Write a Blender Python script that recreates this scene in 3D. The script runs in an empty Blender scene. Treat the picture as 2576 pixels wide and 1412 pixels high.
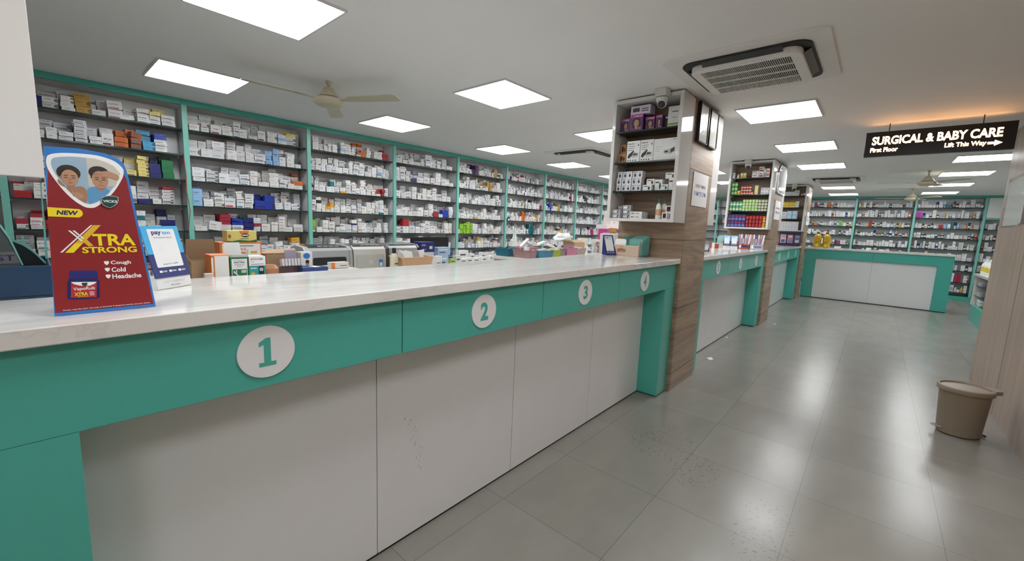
import bpy, math, random
import numpy as np
from mathutils import Matrix, Vector
random.seed(11)
sc = bpy.context.scene
COL = sc.collection

# ---------------------------------------------------------------- camera, world, exposure
W_PX, H_PX, F_PX = 2576, 1412, 1048.7
CAM = Vector((0.0, -1.33, 1.4936))
YAW, PITCH, ROLL = 0.713047, 0.135318, -0.039043
def cam_axes():
    cy, sy, cp, sp = math.cos(YAW), math.sin(YAW), math.cos(PITCH), math.sin(PITCH)
    f = Vector((cy*cp, sy*cp, -sp)); r = Vector((sy, -cy, 0)); d = f.cross(r)
    cr, sr = math.cos(ROLL), math.sin(ROLL)
    return r*cr + d*sr, d*cr - r*sr, f
_r, _d, _f = cam_axes()
cd = bpy.data.cameras.new('camera'); cd.sensor_width = 36.0; cd.sensor_fit = 'HORIZONTAL'
cd.lens = 36.0*F_PX/W_PX; cd.clip_start = 0.05; cd.clip_end = 100
cam = bpy.data.objects.new('camera', cd); COL.objects.link(cam)
m = Matrix.Identity(4)
for i in range(3):
    m[i][0], m[i][1], m[i][2], m[i][3] = _r[i], -_d[i], -_f[i], CAM[i]
cam.matrix_world = m
sc.camera = cam
wd = bpy.data.worlds.new('world'); sc.world = wd; wd.use_nodes = True
wd.node_tree.nodes['Background'].inputs[0].default_value = (0.6, 0.65, 0.7, 1)
wd.node_tree.nodes['Background'].inputs[1].default_value = 0.05
LIGHT_STRENGTH = 14.5                       # the ceiling panels carry the room's light
SIGN_STRENGTH = 11.0
sc.view_settings.view_transform = 'Standard'; sc.view_settings.look = 'None'
sc.view_settings.exposure = 0.0; sc.view_settings.gamma = 1.0; sc.view_settings.use_curve_mapping = False
sc.cycles.use_denoising = True
sc.cycles.max_bounces = 8; sc.cycles.diffuse_bounces = 5; sc.cycles.glossy_bounces = 3
sc.cycles.transparent_max_bounces = 12; sc.cycles.transmission_bounces = 6
sc.cycles.sample_clamp_indirect = 5.0; sc.cycles.caustics_reflective = False; sc.cycles.caustics_refractive = False

def proj(p):
    q = Vector(p) - CAM
    x, y, z = q.dot(_r), q.dot(_d), q.dot(_f)
    if z < 0.05: return (-9999, -9999, z)
    return W_PX/2 + F_PX*x/z, H_PX/2 + F_PX*y/z, z

# ---------------------------------------------------------------- materials
def srgb(r, g, b):
    f = lambda c: (c/255/12.92) if c/255 <= .04045 else ((c/255+.055)/1.055)**2.4
    return (f(r), f(g), f(b))
class NT:
    """small helper for node maths"""
    def __init__(s, mat):
        s.t = mat.node_tree; s.n = s.t.nodes; s.l = s.t.links
    def new(s, typ, **kw):
        nd = s.n.new(typ)
        for k, v in kw.items(): setattr(nd, k, v)
        return nd
    def put(s, sock, v):
        if isinstance(v, (int, float)): sock.default_value = v
        elif isinstance(v, (tuple, list)): sock.default_value = tuple(v) + ((1,) if len(v) == 3 and len(sock.default_value) == 4 else ())
        else: s.l.new(v, sock)
    def m(s, op, a, b=0.0, c=0.0):
        nd = s.new('ShaderNodeMath', operation=op)
        s.put(nd.inputs[0], a); s.put(nd.inputs[1], b)
        if op in ('MULTIPLY_ADD', 'COMPARE', 'SMOOTH_MIN'): s.put(nd.inputs[2], c)
        return nd.outputs[0]
    def band(s, x, lo, hi):
        return s.m('MULTIPLY', s.m('GREATER_THAN', x, lo), s.m('LESS_THAN', x, hi))
    def mix(s, fac, a, b):
        nd = s.new('ShaderNodeMix', data_type='RGBA')
        s.put(nd.inputs[0], fac); s.put(nd.inputs[6], a); s.put(nd.inputs[7], b)
        return nd.outputs[2]
    def noise(s, vec, scale, detail=2.0, rough=.5, dist=0.0):
        nd = s.new('ShaderNodeTexNoise'); s.put(nd.inputs['Vector'], vec)
        nd.inputs['Scale'].default_value = scale; nd.inputs['Detail'].default_value = detail
        nd.inputs['Roughness'].default_value = rough; nd.inputs['Distortion'].default_value = dist
        return nd.outputs[0]
    def ramp(s, fac, stops):
        nd = s.new('ShaderNodeValToRGB'); s.put(nd.inputs[0], fac)
        e = nd.color_ramp.elements
        while len(e) < len(stops): e.new(.5)
        for k, (p, c) in enumerate(stops):
            e[k].position = p; e[k].color = tuple(c) + (1,)
        return nd.outputs[0]
    def mapped(s, scale=(1, 1, 1), loc=(0, 0, 0), rot=(0, 0, 0), src='pos'):
        mp = s.new('ShaderNodeMapping')
        if src == 'pos': o = s.new('ShaderNodeNewGeometry').outputs['Position']
        else: o = s.new('ShaderNodeTexCoord').outputs['Object']
        s.l.new(o, mp.inputs[0])
        mp.inputs['Scale'].default_value = scale; mp.inputs['Location'].default_value = loc; mp.inputs['Rotation'].default_value = rot
        return mp.outputs[0]
MATS = {}
def pm(name, col, rough=.5, metal=0.0, spec=.5, vary=.04, bump=0.0, scale=30.0, coat=0.0):
    """plain painted / plastic / card surface with a slight procedural mottling"""
    if name in MATS: return MATS[name]
    mt = bpy.data.materials.new(name); mt.use_nodes = True
    t = NT(mt); b = t.n['Principled BSDF']
    b.inputs['Roughness'].default_value = rough; b.inputs['Metallic'].default_value = metal
    b.inputs['Specular IOR Level'].default_value = spec; b.inputs['Coat Weight'].default_value = coat
    v = t.mapped(src='obj')
    nz = t.noise(v, scale, 3.0)
    c = t.mix(nz, tuple(max(0, x*(1-vary)) for x in col), tuple(min(1, x*(1+vary)) for x in col))
    t.put(b.inputs['Base Color'], c)
    if bump:
        bp = t.new('ShaderNodeBump'); bp.inputs['Strength'].default_value = bump; bp.inputs['Distance'].default_value = .01
        t.put(bp.inputs['Height'], nz); t.put(b.inputs['Normal'], bp.outputs[0])
    MATS[name] = mt
    return mt
def em(name, col, strength):
    if name in MATS: return MATS[name]
    mt = bpy.data.materials.new(name); mt.use_nodes = True
    b = mt.node_tree.nodes['Principled BSDF']
    b.inputs['Base Color'].default_value = (.8, .8, .8, 1)
    b.inputs['Emission Color'].default_value = tuple(col) + (1,); b.inputs['Emission Strength'].default_value = strength
    MATS[name] = mt
    return mt
def glassy(name, tint, gloss=.12, rough=.03, ior=1.45, cap=1.0):
    """thin clear sheet: tinted see-through plus a fresnel reflection"""
    if name in MATS: return MATS[name]
    mt = bpy.data.materials.new(name); mt.use_nodes = True
    t = NT(mt); out = t.n['Material Output']; t.n.remove(t.n['Principled BSDF'])
    tr = t.new('ShaderNodeBsdfTransparent'); tr.inputs[0].default_value = tuple(tint) + (1,)
    gl = t.new('ShaderNodeBsdfGlossy'); gl.inputs['Roughness'].default_value = rough
    fr = t.new('ShaderNodeFresnel'); fr.inputs[0].default_value = ior
    mx = t.new('ShaderNodeMixShader')
    t.l.new(t.m('MINIMUM', t.m('ADD', fr.outputs[0], gloss*.3), cap), mx.inputs[0]); t.l.new(tr.outputs[0], mx.inputs[1]); t.l.new(gl.outputs[0], mx.inputs[2])
    t.l.new(mx.outputs[0], out.inputs[0])
    MATS[name] = mt
    return mt
def plastic_clear(name, col, mixf=.55):
    """translucent coloured plastic"""
    if name in MATS: return MATS[name]
    mt = bpy.data.materials.new(name); mt.use_nodes = True
    t = NT(mt); out = t.n['Material Output']; b = t.n['Principled BSDF']
    b.inputs['Base Color'].default_value = tuple(col) + (1,); b.inputs['Roughness'].default_value = .25
    tr = t.new('ShaderNodeBsdfTransparent'); tr.inputs[0].default_value = tuple(.45+.5*c for c in col) + (1,)
    nz = t.noise(t.mapped(src='obj'), 20)
    mx = t.new('ShaderNodeMixShader'); t.l.new(t.m('MULTIPLY_ADD', nz, .1, mixf-.05), mx.inputs[0])
    t.l.new(tr.outputs[0], mx.inputs[1]); t.l.new(b.outputs[0], mx.inputs[2]); t.l.new(mx.outputs[0], out.inputs[0])
    MATS[name] = mt
    return mt
def marble_mat():
    mt = bpy.data.materials.new('marble'); mt.use_nodes = True
    t = NT(mt); b = t.n['Principled BSDF']; b.inputs['Roughness'].default_value = .1; b.inputs['Specular IOR Level'].default_value = .55
    v = t.mapped(scale=(.45, 1.5, 1.5), rot=(.1, .05, .12))
    wv = t.noise(v, 1.3, 4.0, .55, .8)
    vein = t.m('SUBTRACT', 1.0, t.m('MINIMUM', 1.0, t.m('MULTIPLY', t.m('ABSOLUTE', t.m('SUBTRACT', wv, .5)), 34.0)))
    wv2 = t.noise(t.mapped(scale=(.8, 2.2, 2.2), loc=(3, 1, 2), rot=(0, .2, -.3)), 2.3, 6.0, .6, .7)
    vein2 = t.m('SUBTRACT', 1.0, t.m('MINIMUM', 1.0, t.m('MULTIPLY', t.m('ABSOLUTE', t.m('SUBTRACT', wv2, .47)), 60.0)))
    cloud = t.noise(t.mapped(scale=(.9, 2, 2)), 2.6, 3.0, .5)
    base = t.ramp(cloud, [(.3, (.72, .70, .66)), (.55, (.77, .76, .73)), (.8, (.66, .64, .59))])
    msk = t.ramp(t.noise(t.mapped(scale=(.7, 1.4, 1.4)), 1.8, 2.0), [(.35, (0, 0, 0)), (.62, (1, 1, 1))])
    c1 = t.mix(t.m('MULTIPLY', t.m('MULTIPLY', vein, .42), msk), base, (.36, .35, .34))
    c2 = t.mix(t.m('MULTIPLY', vein2, .2), c1, (.42, .4, .37))
    t.put(b.inputs['Base Color'], c2)
    return mt
def wood_mat(name, c1, c2, vertical=False):
    mt = bpy.data.materials.new(name); mt.use_nodes = True
    t = NT(mt); b = t.n['Principled BSDF']; b.inputs['Roughness'].default_value = .34
    s1 = (7, 7, .55) if vertical else (.7, .7, 6.0)
    s2 = (45, 45, .7) if vertical else (1.6, 1.6, 48)
    a = t.noise(t.mapped(scale=s1), 1.5, 4.0, .6, 1.6 if not vertical else .2); f = t.noise(t.mapped(scale=s2), 1.6, 3.0, .6)
    x = t.m('ADD', t.m('MULTIPLY', a, .7), t.m('MULTIPLY', f, .3))
    t.put(b.inputs['Base Color'], t.ramp(x, [(.36, c2), (.5, tuple((p+q)/2 for p, q in zip(c1, c2))), (.62, c1)]))
    bp = t.new('ShaderNodeBump'); bp.inputs['Strength'].default_value = .08; bp.inputs['Distance'].default_value = .002
    t.put(bp.inputs['Height'], f); t.put(b.inputs['Normal'], bp.outputs[0])
    return mt
def floor_mat():
    mt = bpy.data.materials.new('floor_tiles'); mt.use_nodes = True
    t = NT(mt); b = t.n['Principled BSDF']
    sp = t.new('ShaderNodeSeparateXYZ'); t.l.new(t.new('ShaderNodeNewGeometry').outputs['Position'], sp.inputs[0])
    X, Y = sp.outputs[0], sp.outputs[1]
    fx = t.m('DIVIDE', t.m('ADD', X, 40*.614-1.59), .614); fy = t.m('DIVIDE', t.m('ADD', Y, 60.0-.045), .6)
    def joint(f, w):
        fr = t.m('FRACT', f); return t.m('MAXIMUM', t.m('LESS_THAN', fr, w), t.m('GREATER_THAN', fr, 1-w))
    j = t.m('MAXIMUM', joint(fx, .0026), joint(fy, .0026))
    cell = t.new('ShaderNodeCombineXYZ'); t.put(cell.inputs[0], t.m('FLOOR', fx)); t.put(cell.inputs[1], t.m('FLOOR', fy))
    wn = t.new('ShaderNodeTexWhiteNoise'); t.l.new(cell.outputs[0], wn.inputs['Vector'])
    cloud = t.noise(t.mapped(scale=(1.2, 2.2, 1)), 2.2, 5.0, .6)
    fine = t.noise(t.mapped(), 260.0, 2.0)
    base = t.ramp(t.m('ADD', t.m('MULTIPLY', cloud, .55), t.m('ADD', t.m('MULTIPLY', wn.outputs[0], .22), t.m('MULTIPLY', fine, .25))),
                  [(.25, (.235, .224, .198)), (.75, (.295, .282, .254))])
    # scuff flecks left by feet: small dark marks in two patches of the floor
    fl = t.noise(t.mapped(scale=(1.6, 1, 1), rot=(0, 0, .5)), 42.0, 3.0, .7)
    def patch(cx, cy, rx, ry):
        dx = t.m('DIVIDE', t.m('SUBTRACT', X, cx), rx); dy = t.m('DIVIDE', t.m('SUBTRACT', Y, cy), ry)
        return t.m('LESS_THAN', t.m('ADD', t.m('MULTIPLY', dx, dx), t.m('MULTIPLY', dy, dy)), 1.0)
    pt = t.m('MAXIMUM', t.m('MAXIMUM', patch(2.86, -.33, .28, .2), patch(2.62, -.62, .22, .16)), patch(2.33, -1.06, .3, .13))
    marks = t.m('MULTIPLY', pt, t.m('GREATER_THAN', fl, .62))
    c = t.mix(t.m('MULTIPLY', marks, .75), base, (.05, .047, .045))
    t.put(b.inputs['Base Color'], t.mix(t.m('MULTIPLY', j, .55), c, (.07, .068, .062)))
    t.put(b.inputs['Roughness'], t.m('MULTIPLY_ADD', cloud, .08, .19))
    bp = t.new('ShaderNodeBump'); bp.inputs['Strength'].default_value = .03; bp.inputs['Distance'].default_value = .004
    t.put(bp.inputs['Height'], t.noise(t.mapped(), 60.0, 3.0)); t.put(b.inputs['Normal'], bp.outputs[0])
    return mt
def carton_mat():
    """printed medicine cartons: card colour and ink come with each box, the print is drawn from its UVs"""
    mt = bpy.data.materials.new('printed_carton'); mt.use_nodes = True
    t = NT(mt); b = t.n['Principled BSDF']; b.inputs['Roughness'].default_value = .42
    ca = t.new('ShaderNodeAttribute', attribute_name='card').outputs['Color']
    ia = t.new('ShaderNodeAttribute', attribute_name='ink').outputs['Color']
    uv = t.new('ShaderNodeUVMap', uv_map='UVMap').outputs[0]
    sp = t.new('ShaderNodeSeparateXYZ'); t.l.new(uv, sp.inputs[0])
    u = t.m('FRACT', sp.outputs[0]); v = sp.outputs[1]; seed = t.m('FLOOR', sp.outputs[0])
    wn = t.new('ShaderNodeTexWhiteNoise', noise_dimensions='1D'); t.put(wn.inputs['W'], seed)
    rgb = t.new('ShaderNodeSeparateColor'); t.l.new(wn.outputs['Color'], rgb.inputs[0])
    r, g, bl = rgb.outputs
    cv = t.new('ShaderNodeCombineXYZ'); t.put(cv.inputs[0], t.m('MULTIPLY', sp.outputs[0], 26.0)); t.put(cv.inputs[1], t.m('MULTIPLY', v, 5.0))
    letters = t.m('GREATER_THAN', t.noise(cv.outputs[0], 1.0, 1.0), .47)
    lo = t.m('MULTIPLY_ADD', r, .25, .45)
    head = t.m('MULTIPLY', t.band(t.m('SUBTRACT', v, lo), 0.0, .13), t.band(u, .12, t.m('MULTIPLY_ADD', g, .35, .5)))
    sub = t.m('MULTIPLY', t.band(v, .28, .35), t.band(u, .12, .58))
    text = t.m('MULTIPLY', t.m('MULTIPLY', letters, t.m('MAXIMUM', head, t.m('MULTIPLY', sub, .6))), .8)
    stripe = t.m('MULTIPLY', t.m('MULTIPLY', t.band(v, .07, .21), t.band(u, .08, .75)), t.m('GREATER_THAN', g, .66))
    du = t.m('SUBTRACT', u, .97); dv = t.m('MULTIPLY', t.m('SUBTRACT', v, .5), .75)
    rr = t.m('ADD', t.m('MULTIPLY', du, du), t.m('MULTIPLY', dv, dv))
    cres = t.m('MULTIPLY', t.m('MULTIPLY', t.m('LESS_THAN', rr, .07), t.m('GREATER_THAN', bl, .86)), t.band(v, 0.02, .98))
    dark = t.mix(.25, (.025, .028, .04), ia)
    c = t.mix(text, ca, dark); c = t.mix(stripe, c, ia); c = t.mix(t.m('MULTIPLY', cres, .8), c, dark)
    t.put(b.inputs['Base Color'], c)
    return mt
TEAL = pm('teal_laminate', (.082, .445, .37), .25, vary=.03, scale=60)
TEAL2 = pm('teal_shelf_edge', (.2, .55, .465), .3, vary=.03)
WHITE = pm('white_laminate', (.84, .84, .85), .16, vary=.02, scale=9)
BACKW = pm('shelf_white_board', (.8, .81, .83), .35, vary=.03, scale=6)
CABW = pm('cabinet_white_gloss', (.70, .69, .67), .07, vary=.015)
CEILM = pm('ceiling_paint', (.9, .9, .895), .75, vary=.02, scale=3)
WALLM = pm('wall_paint', (.8, .8, .79), .6, vary=.03, scale=3)
MARBLE = marble_mat()
WOOD = wood_mat('pillar_oak', (.42, .30, .205), (.22, .145, .095))
WOODV = wood_mat('wall_wood', (.42, .315, .245), (.29, .21, .16), True)
FLOOR = floor_mat()
CARTON = carton_mat()
GAP = pm('shadow_gap_black', (.012, .012, .012), .7)
GLASS = glassy('shelf_glass', (.62, .74, .71))
GLASSE = pm('shelf_glass_edge', (.012, .035, .032), .12)
BLACK = pm('black_plastic', (.012, .012, .014), .32)
DGREY = pm('dark_grey_plastic', (.05, .052, .056), .4)
SILVER = pm('silver_plastic', (.48, .49, .5), .3)
OFFW = pm('off_white_plastic', (.68, .68, .66), .35)
PWHITE = pm('white_plastic', (.78, .78, .77), .4)
PAPER = pm('white_paper', (.82, .82, .82), .6)
CARD = pm('brown_cardboard', (.40, .27, .16), .75, vary=.1)
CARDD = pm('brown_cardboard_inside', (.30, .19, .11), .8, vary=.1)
CREAM = pm('cream_enamel', (.55, .50, .36), .35, vary=.06, scale=12)
CHROME = pm('chrome', (.75, .75, .75), .15, metal=1.0)
NAVY = pm('navy_print', (.012, .018, .12), .35)
CYAN = pm('cyan_print', (.06, .42, .75), .35)
RED = pm('red_print', (.245, .014, .018), .4)
BLUE = pm('blue_print', (.03, .19, .56), .4)
YEL = pm('yellow_print', (.85, .66, .02), .4)
WPR = pm('white_print', (.86, .86, .86), .45)
GOLD = pm('gold_print', (.72, .42, .03), .4)
GREEN = pm('green_print', (.012, .17, .06), .4)
DGREEN = pm('dark_green_print', (.008, .06, .05), .4)
ORANGE = pm('orange_print', (.75, .2, .03), .45)
SKIN = pm('print_skin', (.46, .25, .15), .5)
SKIN2 = pm('print_skin_tan', (.36, .19, .11), .5)
HAIR = pm('print_hair', (.018, .013, .012), .5)
PHB = pm('print_pale_blue', (.30, .44, .56), .5)
PHC = pm('print_beige', (.56, .53, .47), .5)
SHIRT = pm('print_shirt_blue', (.10, .30, .52), .5)
DISP = pm('payment_blue', (.045, .30, .62), .3)

# ---------------------------------------------------------------- mesh helpers
class MB:
    def __init__(s): s.v = []; s.f = []; s.mi = []; s.mats = []
    def mat(s, mt):
        if mt not in s.mats: s.mats.append(mt)
        return s.mats.index(mt)
    def add(s, vs, fs, mt):
        o = len(s.v); k = s.mat(mt); s.v += [tuple(x) for x in vs]
        for f in fs: s.f.append([o+i for i in f]); s.mi.append(k)
    def box(s, x0, x1, y0, y1, z0, z1, mt, rot=0.0, tilt=None):
        cx, cy = (x0+x1)/2, (y0+y1)/2; c, sn = math.cos(rot), math.sin(rot)
        vs = []
        for z in (z0, z1):
            for x, y in ((x0, y0), (x1, y0), (x1, y1), (x0, y1)):
                dx, dy = x-cx, y-cy; vs.append((cx+c*dx-sn*dy, cy+sn*dx+c*dy, z))
        s.add(vs, [(0, 3, 2, 1), (4, 5, 6, 7), (0, 1, 5, 4), (1, 2, 6, 5), (2, 3, 7, 6), (3, 0, 4, 7)], mt)
        return s
    def prism(s, poly, fr, h0, h1, mt):
        O, U, V = fr; U, V = Vector(U), Vector(V); N = U.cross(V).normalized(); O = Vector(O)
        a = sum(poly[i][0]*poly[(i+1) % len(poly)][1]-poly[(i+1) % len(poly)][0]*poly[i][1] for i in range(len(poly)))
        if a < 0: poly = poly[::-1]
        n = len(poly)
        vs = [O+U*p[0]+V*p[1]+N*h0 for p in poly] + [O+U*p[0]+V*p[1]+N*h1 for p in poly]
        s.add(vs, [list(range(n))[::-1], list(range(n, 2*n))] + [(i, (i+1) % n, n+(i+1) % n, n+i) for i in range(n)], mt)
        return s
    def lathe(s, prof, c, mts, n=20, sx=1.0, sy=1.0, rot=0.0, axis=None):
        """prof: (r, z) pairs; mts: one material or one per ring"""
        c = Vector(c); o = len(s.v); q = Matrix.Identity(3)
        if axis is not None: q = Vector((0, 0, 1)).rotation_difference(Vector(axis)).to_matrix()
        for r, z in prof:
            for i in range(n):
                a = 2*math.pi*i/n; p = Vector((r*sx*math.cos(a), r*sy*math.sin(a), z))
                if rot: p = Matrix.Rotation(rot, 3, 'Z') @ p
                s.v.append(tuple(c+q @ p))
        for k in range(len(prof)-1):
            mt = mts[k] if isinstance(mts, (list, tuple)) else mts
            for i in range(n):
                j = (i+1) % n
                s.f.append([o+k*n+i, o+k*n+j, o+(k+1)*n+j, o+(k+1)*n+i]); s.mi.append(s.mat(mt))
        first = mts[0] if isinstance(mts, (list, tuple)) else mts; last = mts[-1] if isinstance(mts, (list, tuple)) else mts
        s.f.append([o+i for i in range(n)][::-1]); s.mi.append(s.mat(first))
        e = o+(len(prof)-1)*n
        s.f.append([e+i for i in range(n)]); s.mi.append(s.mat(last))
        return s
    def tube(s, pts, r, mt, n=8):
        pts = [Vector(p) for p in pts]; rings = []
        up = Vector((0, 0, 1))
        for i, p in enumerate(pts):
            t = (pts[min(i+1, len(pts)-1)]-pts[max(i-1, 0)]).normalized()
            a = t.cross(up if abs(t.z) < .95 else Vector((1, 0, 0))).normalized(); b = t.cross(a)
            rr = r[i] if isinstance(r, (list, tuple)) else r
            rings.append([p+a*rr*math.cos(2*math.pi*k/n)+b*rr*math.sin(2*math.pi*k/n) for k in range(n)])
        fs = []
        for i in range(len(rings)-1):
            for k in range(n):
                fs.append((i*n+k, i*n+(k+1) % n, (i+1)*n+(k+1) % n, (i+1)*n+k))
        fs += [tuple(range(n))[::-1], tuple(range((len(rings)-1)*n, len(rings)*n))]
        s.add([v for rg in rings for v in rg], fs, mt)
        return s
    def build(s, name, parent=None, smooth=False, bevel=0.0, label=None, loc=None):
        me = bpy.data.meshes.new(name)
        if parent is not None:
            p = parent
            while p.parent: p = p.parent
            off = Vector(p.location)
        elif loc is not None: off = Vector(loc)
        else:
            a = np.array(s.v); lo, hi = a.min(0), a.max(0)
            off = Vector(((lo[0]+hi[0])/2, (lo[1]+hi[1])/2, lo[2]))
        me.from_pydata([(v[0]-off.x, v[1]-off.y, v[2]-off.z) for v in s.v], [], s.f)
        for mt in s.mats: me.materials.append(mt)
        me.polygons.foreach_set('material_index', s.mi)
        if smooth is True: me.polygons.foreach_set('use_smooth', [True]*len(s.f))
        me.update()
        o = bpy.data.objects.new(name, me); COL.objects.link(o)
        if smooth == 'auto':
            me.polygons.foreach_set('use_smooth', [True]*len(s.f)); me.set_sharp_from_angle(angle=math.radians(35))
        if parent is not None: o.parent = parent
        else: o.location = off
        if bevel:
            bv = o.modifiers.new('bevel', 'BEVEL'); bv.width = bevel; bv.segments = 2; bv.limit_method = 'ANGLE'; bv.angle_limit = math.radians(50)
            bv.harden_normals = False
        if label: o['label'] = label
        return o
LABELS = {}
def tag(o, label, cat, group=None):
    o['label'] = label; o['category'] = cat
    if group: o['group'] = group
    return o
def thing(name, label, cat, loc, group=None):
    o = bpy.data.objects.new(name, None); COL.objects.link(o); o.empty_display_size = .05
    o.location = loc; return tag(o, label, cat, group)
def struct(o):
    o['kind'] = 'structure'; return o
def dup(root, loc, label=None, group=None):
    """a copy of a thing with copies of its parts and sub-parts"""
    r = root.copy(); COL.objects.link(r); r.location = loc
    if label: r['label'] = label
    if group: r['group'] = group
    for ch in list(root.children):
        c = ch.copy(); COL.objects.link(c); c.parent = r
        for g in ch.children:
            d = g.copy(); COL.objects.link(d); d.parent = c
    return r
_txt = {}
def text_polys(string, bold=0.0):
    k = (string, bold)
    if k in _txt: return _txt[k]
    cu = bpy.data.curves.new('t', 'FONT'); cu.body = string; cu.size = 1.0; cu.offset = bold; cu.resolution_u = 3
    cu.fill_mode = 'FRONT'
    o = bpy.data.objects.new('t', cu); COL.objects.link(o)
    bpy.context.view_layer.update()
    me = bpy.data.meshes.new_from_object(o.evaluated_get(bpy.context.evaluated_depsgraph_get()))
    vs = [(v.co.x, v.co.y) for v in me.vertices]; fs = [list(p.vertices) for p in me.polygons]
    bpy.data.objects.remove(o); bpy.data.curves.remove(cu); bpy.data.meshes.remove(me)
    _txt[k] = (vs, fs); return _txt[k]
def lettering(mb, string, fr, u0, v0, width, height, mt, h=.0006, bold=.0, shear=0.0):
    """flat letters fitted to width x height with their lower left corner at (u0, v0) of the frame"""
    vs, fs = text_polys(string, bold)
    a = np.array(vs); lo, hi = a.min(0), a.max(0); d = hi-lo
    O, U, V = Vector(fr[0]), Vector(fr[1]), Vector(fr[2]); N = U.cross(V).normalized()
    out = []
    for x, y in vs:
        yy = (y-lo[1])/d[1]
        out.append(O+U*(u0+(x-lo[0])/d[0]*width+shear*yy*height)+V*(v0+yy*height)+N*h)
    mb.add(out, fs, mt)
def ell(cx, cy, rx, ry, n=24, rot=0.0, a0=0.0, a1=2*math.pi):
    full = abs(a1-a0-2*math.pi) < 1e-6; k = n if full else n+1; out = []
    for i in range(k):
        a = a0+(a1-a0)*i/n; x, y = rx*math.cos(a), ry*math.sin(a)
        out.append((cx+x*math.cos(rot)-y*math.sin(rot), cy+x*math.sin(rot)+y*math.cos(rot)))
    return out
def rrect(x0, x1, y0, y1, r, n=5):
    out = []
    for cx, cy, a in ((x1-r, y1-r, 0), (x0+r, y1-r, 90), (x0+r, y0+r, 180), (x1-r, y0+r, 270)):
        for i in range(n+1):
            t = math.radians(a+90*i/n); out.append((cx+r*math.cos(t), cy+r*math.sin(t)))
    return out
ORD = ['first', 'second', 'third', 'fourth', 'fifth', 'sixth', 'seventh', 'eighth', 'ninth', 'tenth', 'eleventh', 'twelfth', 'thirteenth', 'fourteenth', 'fifteenth', 'sixteenth', 'seventeenth', 'eighteenth', 'nineteenth', 'twentieth', 'twenty-first', 'twenty-second', 'twenty-third', 'twenty-fourth', 'twenty-fifth', 'twenty-sixth']
# ================================================================ the room
CEIL = 2.625
XA, XB, YA, YB = -2.6, 15.75, -4.62, 4.5
mb = MB(); mb.box(XA, XB, YA, YB, -.1, 0, FLOOR); struct(mb.build('floor'))
mb = MB(); mb.box(XA, XB, YA, YB, CEIL, CEIL+.1, CEILM); struct(mb.build('ceiling'))
mb = MB(); mb.box(XA, XB, YB, YB+.12, 0, CEIL, WALLM); struct(mb.build('wall_left'))
mb = MB(); mb.box(XB, XB+.12, YA, YB, 0, CEIL, WALLM); struct(mb.build('wall_far'))
mb = MB(); mb.box(XA-.12, XA, YA, YB, 0, CEIL, WALLM); struct(mb.build('wall_behind'))
mb = MB(); mb.box(XA, XB, YA-.12, YA, 0, CEIL, WALLM); struct(mb.build('wall_right_rear'))
mb = MB(); mb.box(XA, 6.63, -2.45, -2.262, 0, CEIL, WOODV)
for x in (5.42, 4.2, 2.98, 1.76): mb.box(x-.0015, x+.0015, -2.2622, -2.2612, 0, CEIL, GAP)
struct(mb.build('wall_right'))

# ================================================================ wall shelf units
YF = 4.17                     # front plane of the long wall's shelving
SHELF_Z = [2.335, 2.075, 1.815, 1.552, 1.285, 1.03, .775, .52, .265]
PITCH_X, X0 = 1.245, -1.365
def shelf_unit(fr, width, depth, zs, label, last=False, door=False):
    """open shelf unit; fr = (origin at the floor on the left post's centre, direction along, direction into the wall)"""
    O, A, B = Vector(fr[0]), Vector(fr[1]), Vector(fr[2])
    t = thing('medicine_shelf_unit', label, 'shelf unit', O, 'teal edged shelf units')
    def bx(m, a0, a1, b0, b1, z0, z1, mt):
        p, q = O+A*a0+B*b0, O+A*a1+B*b1
        m.box(min(p.x, q.x), max(p.x, q.x), min(p.y, q.y), max(p.y, q.y), z0, z1, mt)
    g = .0015
    m = MB(); bx(m, .0225+g, width-.0225-g, depth, depth+.012, .1, CEIL-.06, BACKW); m.build('back_panel', t)
    m = MB(); bx(m, -.009, .009, .03, depth+.012, .1, CEIL-.06, BACKW); m.build('side_panel', t)
    m = MB(); bx(m, -.0225, .0225, 0, .03, .1, CEIL-.056, TEAL2); m.build('post', t)
    if last:
        m = MB(); bx(m, width-.009, width+.009, .03, depth+.012, .1, CEIL-.06, BACKW); m.build('side_panel', t)
        m = MB(); bx(m, width-.0225, width+.0225, 0, .03, .1, CEIL-.056, TEAL2); m.build('post', t)
    m = MB(); bx(m, -.0225, width+(.0225 if last else -.0225-g), 0, .035, CEIL-.055, CEIL-.002, TEAL); m.build('header', t)
    m = MB(); bx(m, -.0225, width+(.0225 if last else -.0225-g), .02, depth, 0, .098, TEAL); m.build('plinth', t)
    for z in zs:
        m = MB(); f0, f1 = .04, depth-.004
        bx(m, .012, width-.012, f0+.002, f1, z-.009, z-.001, GLASS)
        bx(m, .012, width-.012, f0-.006, f0+.002, z-.0125, z+.001, GLASSE)
        for a in (.0135, width-.0265):
            for b in (.09, depth-.06): bx(m, a, a+.012, b, b+.016, z-.03, z-.0105, CHROME)
        m.build('glass_shelf', t)
    if door:
        m = MB(); bx(m, .03, width-.03, .003, .02, 2.085, CEIL-.06, PWHITE); d = m.build('door', t, bevel=.002)
        m = MB(); bx(m, .0225, width-.0225, 0, .03, 2.045, 2.08, TEAL2); m.build('rail', t)
    return t
NB = 13
for i in range(NB):
    x = X0+i*PITCH_X
    w = PITCH_X if i < NB-1 else 15.38-x
    shelf_unit(((x, YF, 0), (1, 0, 0), (0, 1, 0)), w, .285, SHELF_Z, f'{ORD[i]} teal-edged shelf unit along the long left wall, counted from the near end', last=(i == NB-1))
XF = 15.4
FAR_Y = [.44, -.77, -1.99, -3.238]
FAR_Z = [2.33, 2.062, 1.797, 1.543, 1.268, .995, .742, .447, .188]
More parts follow.
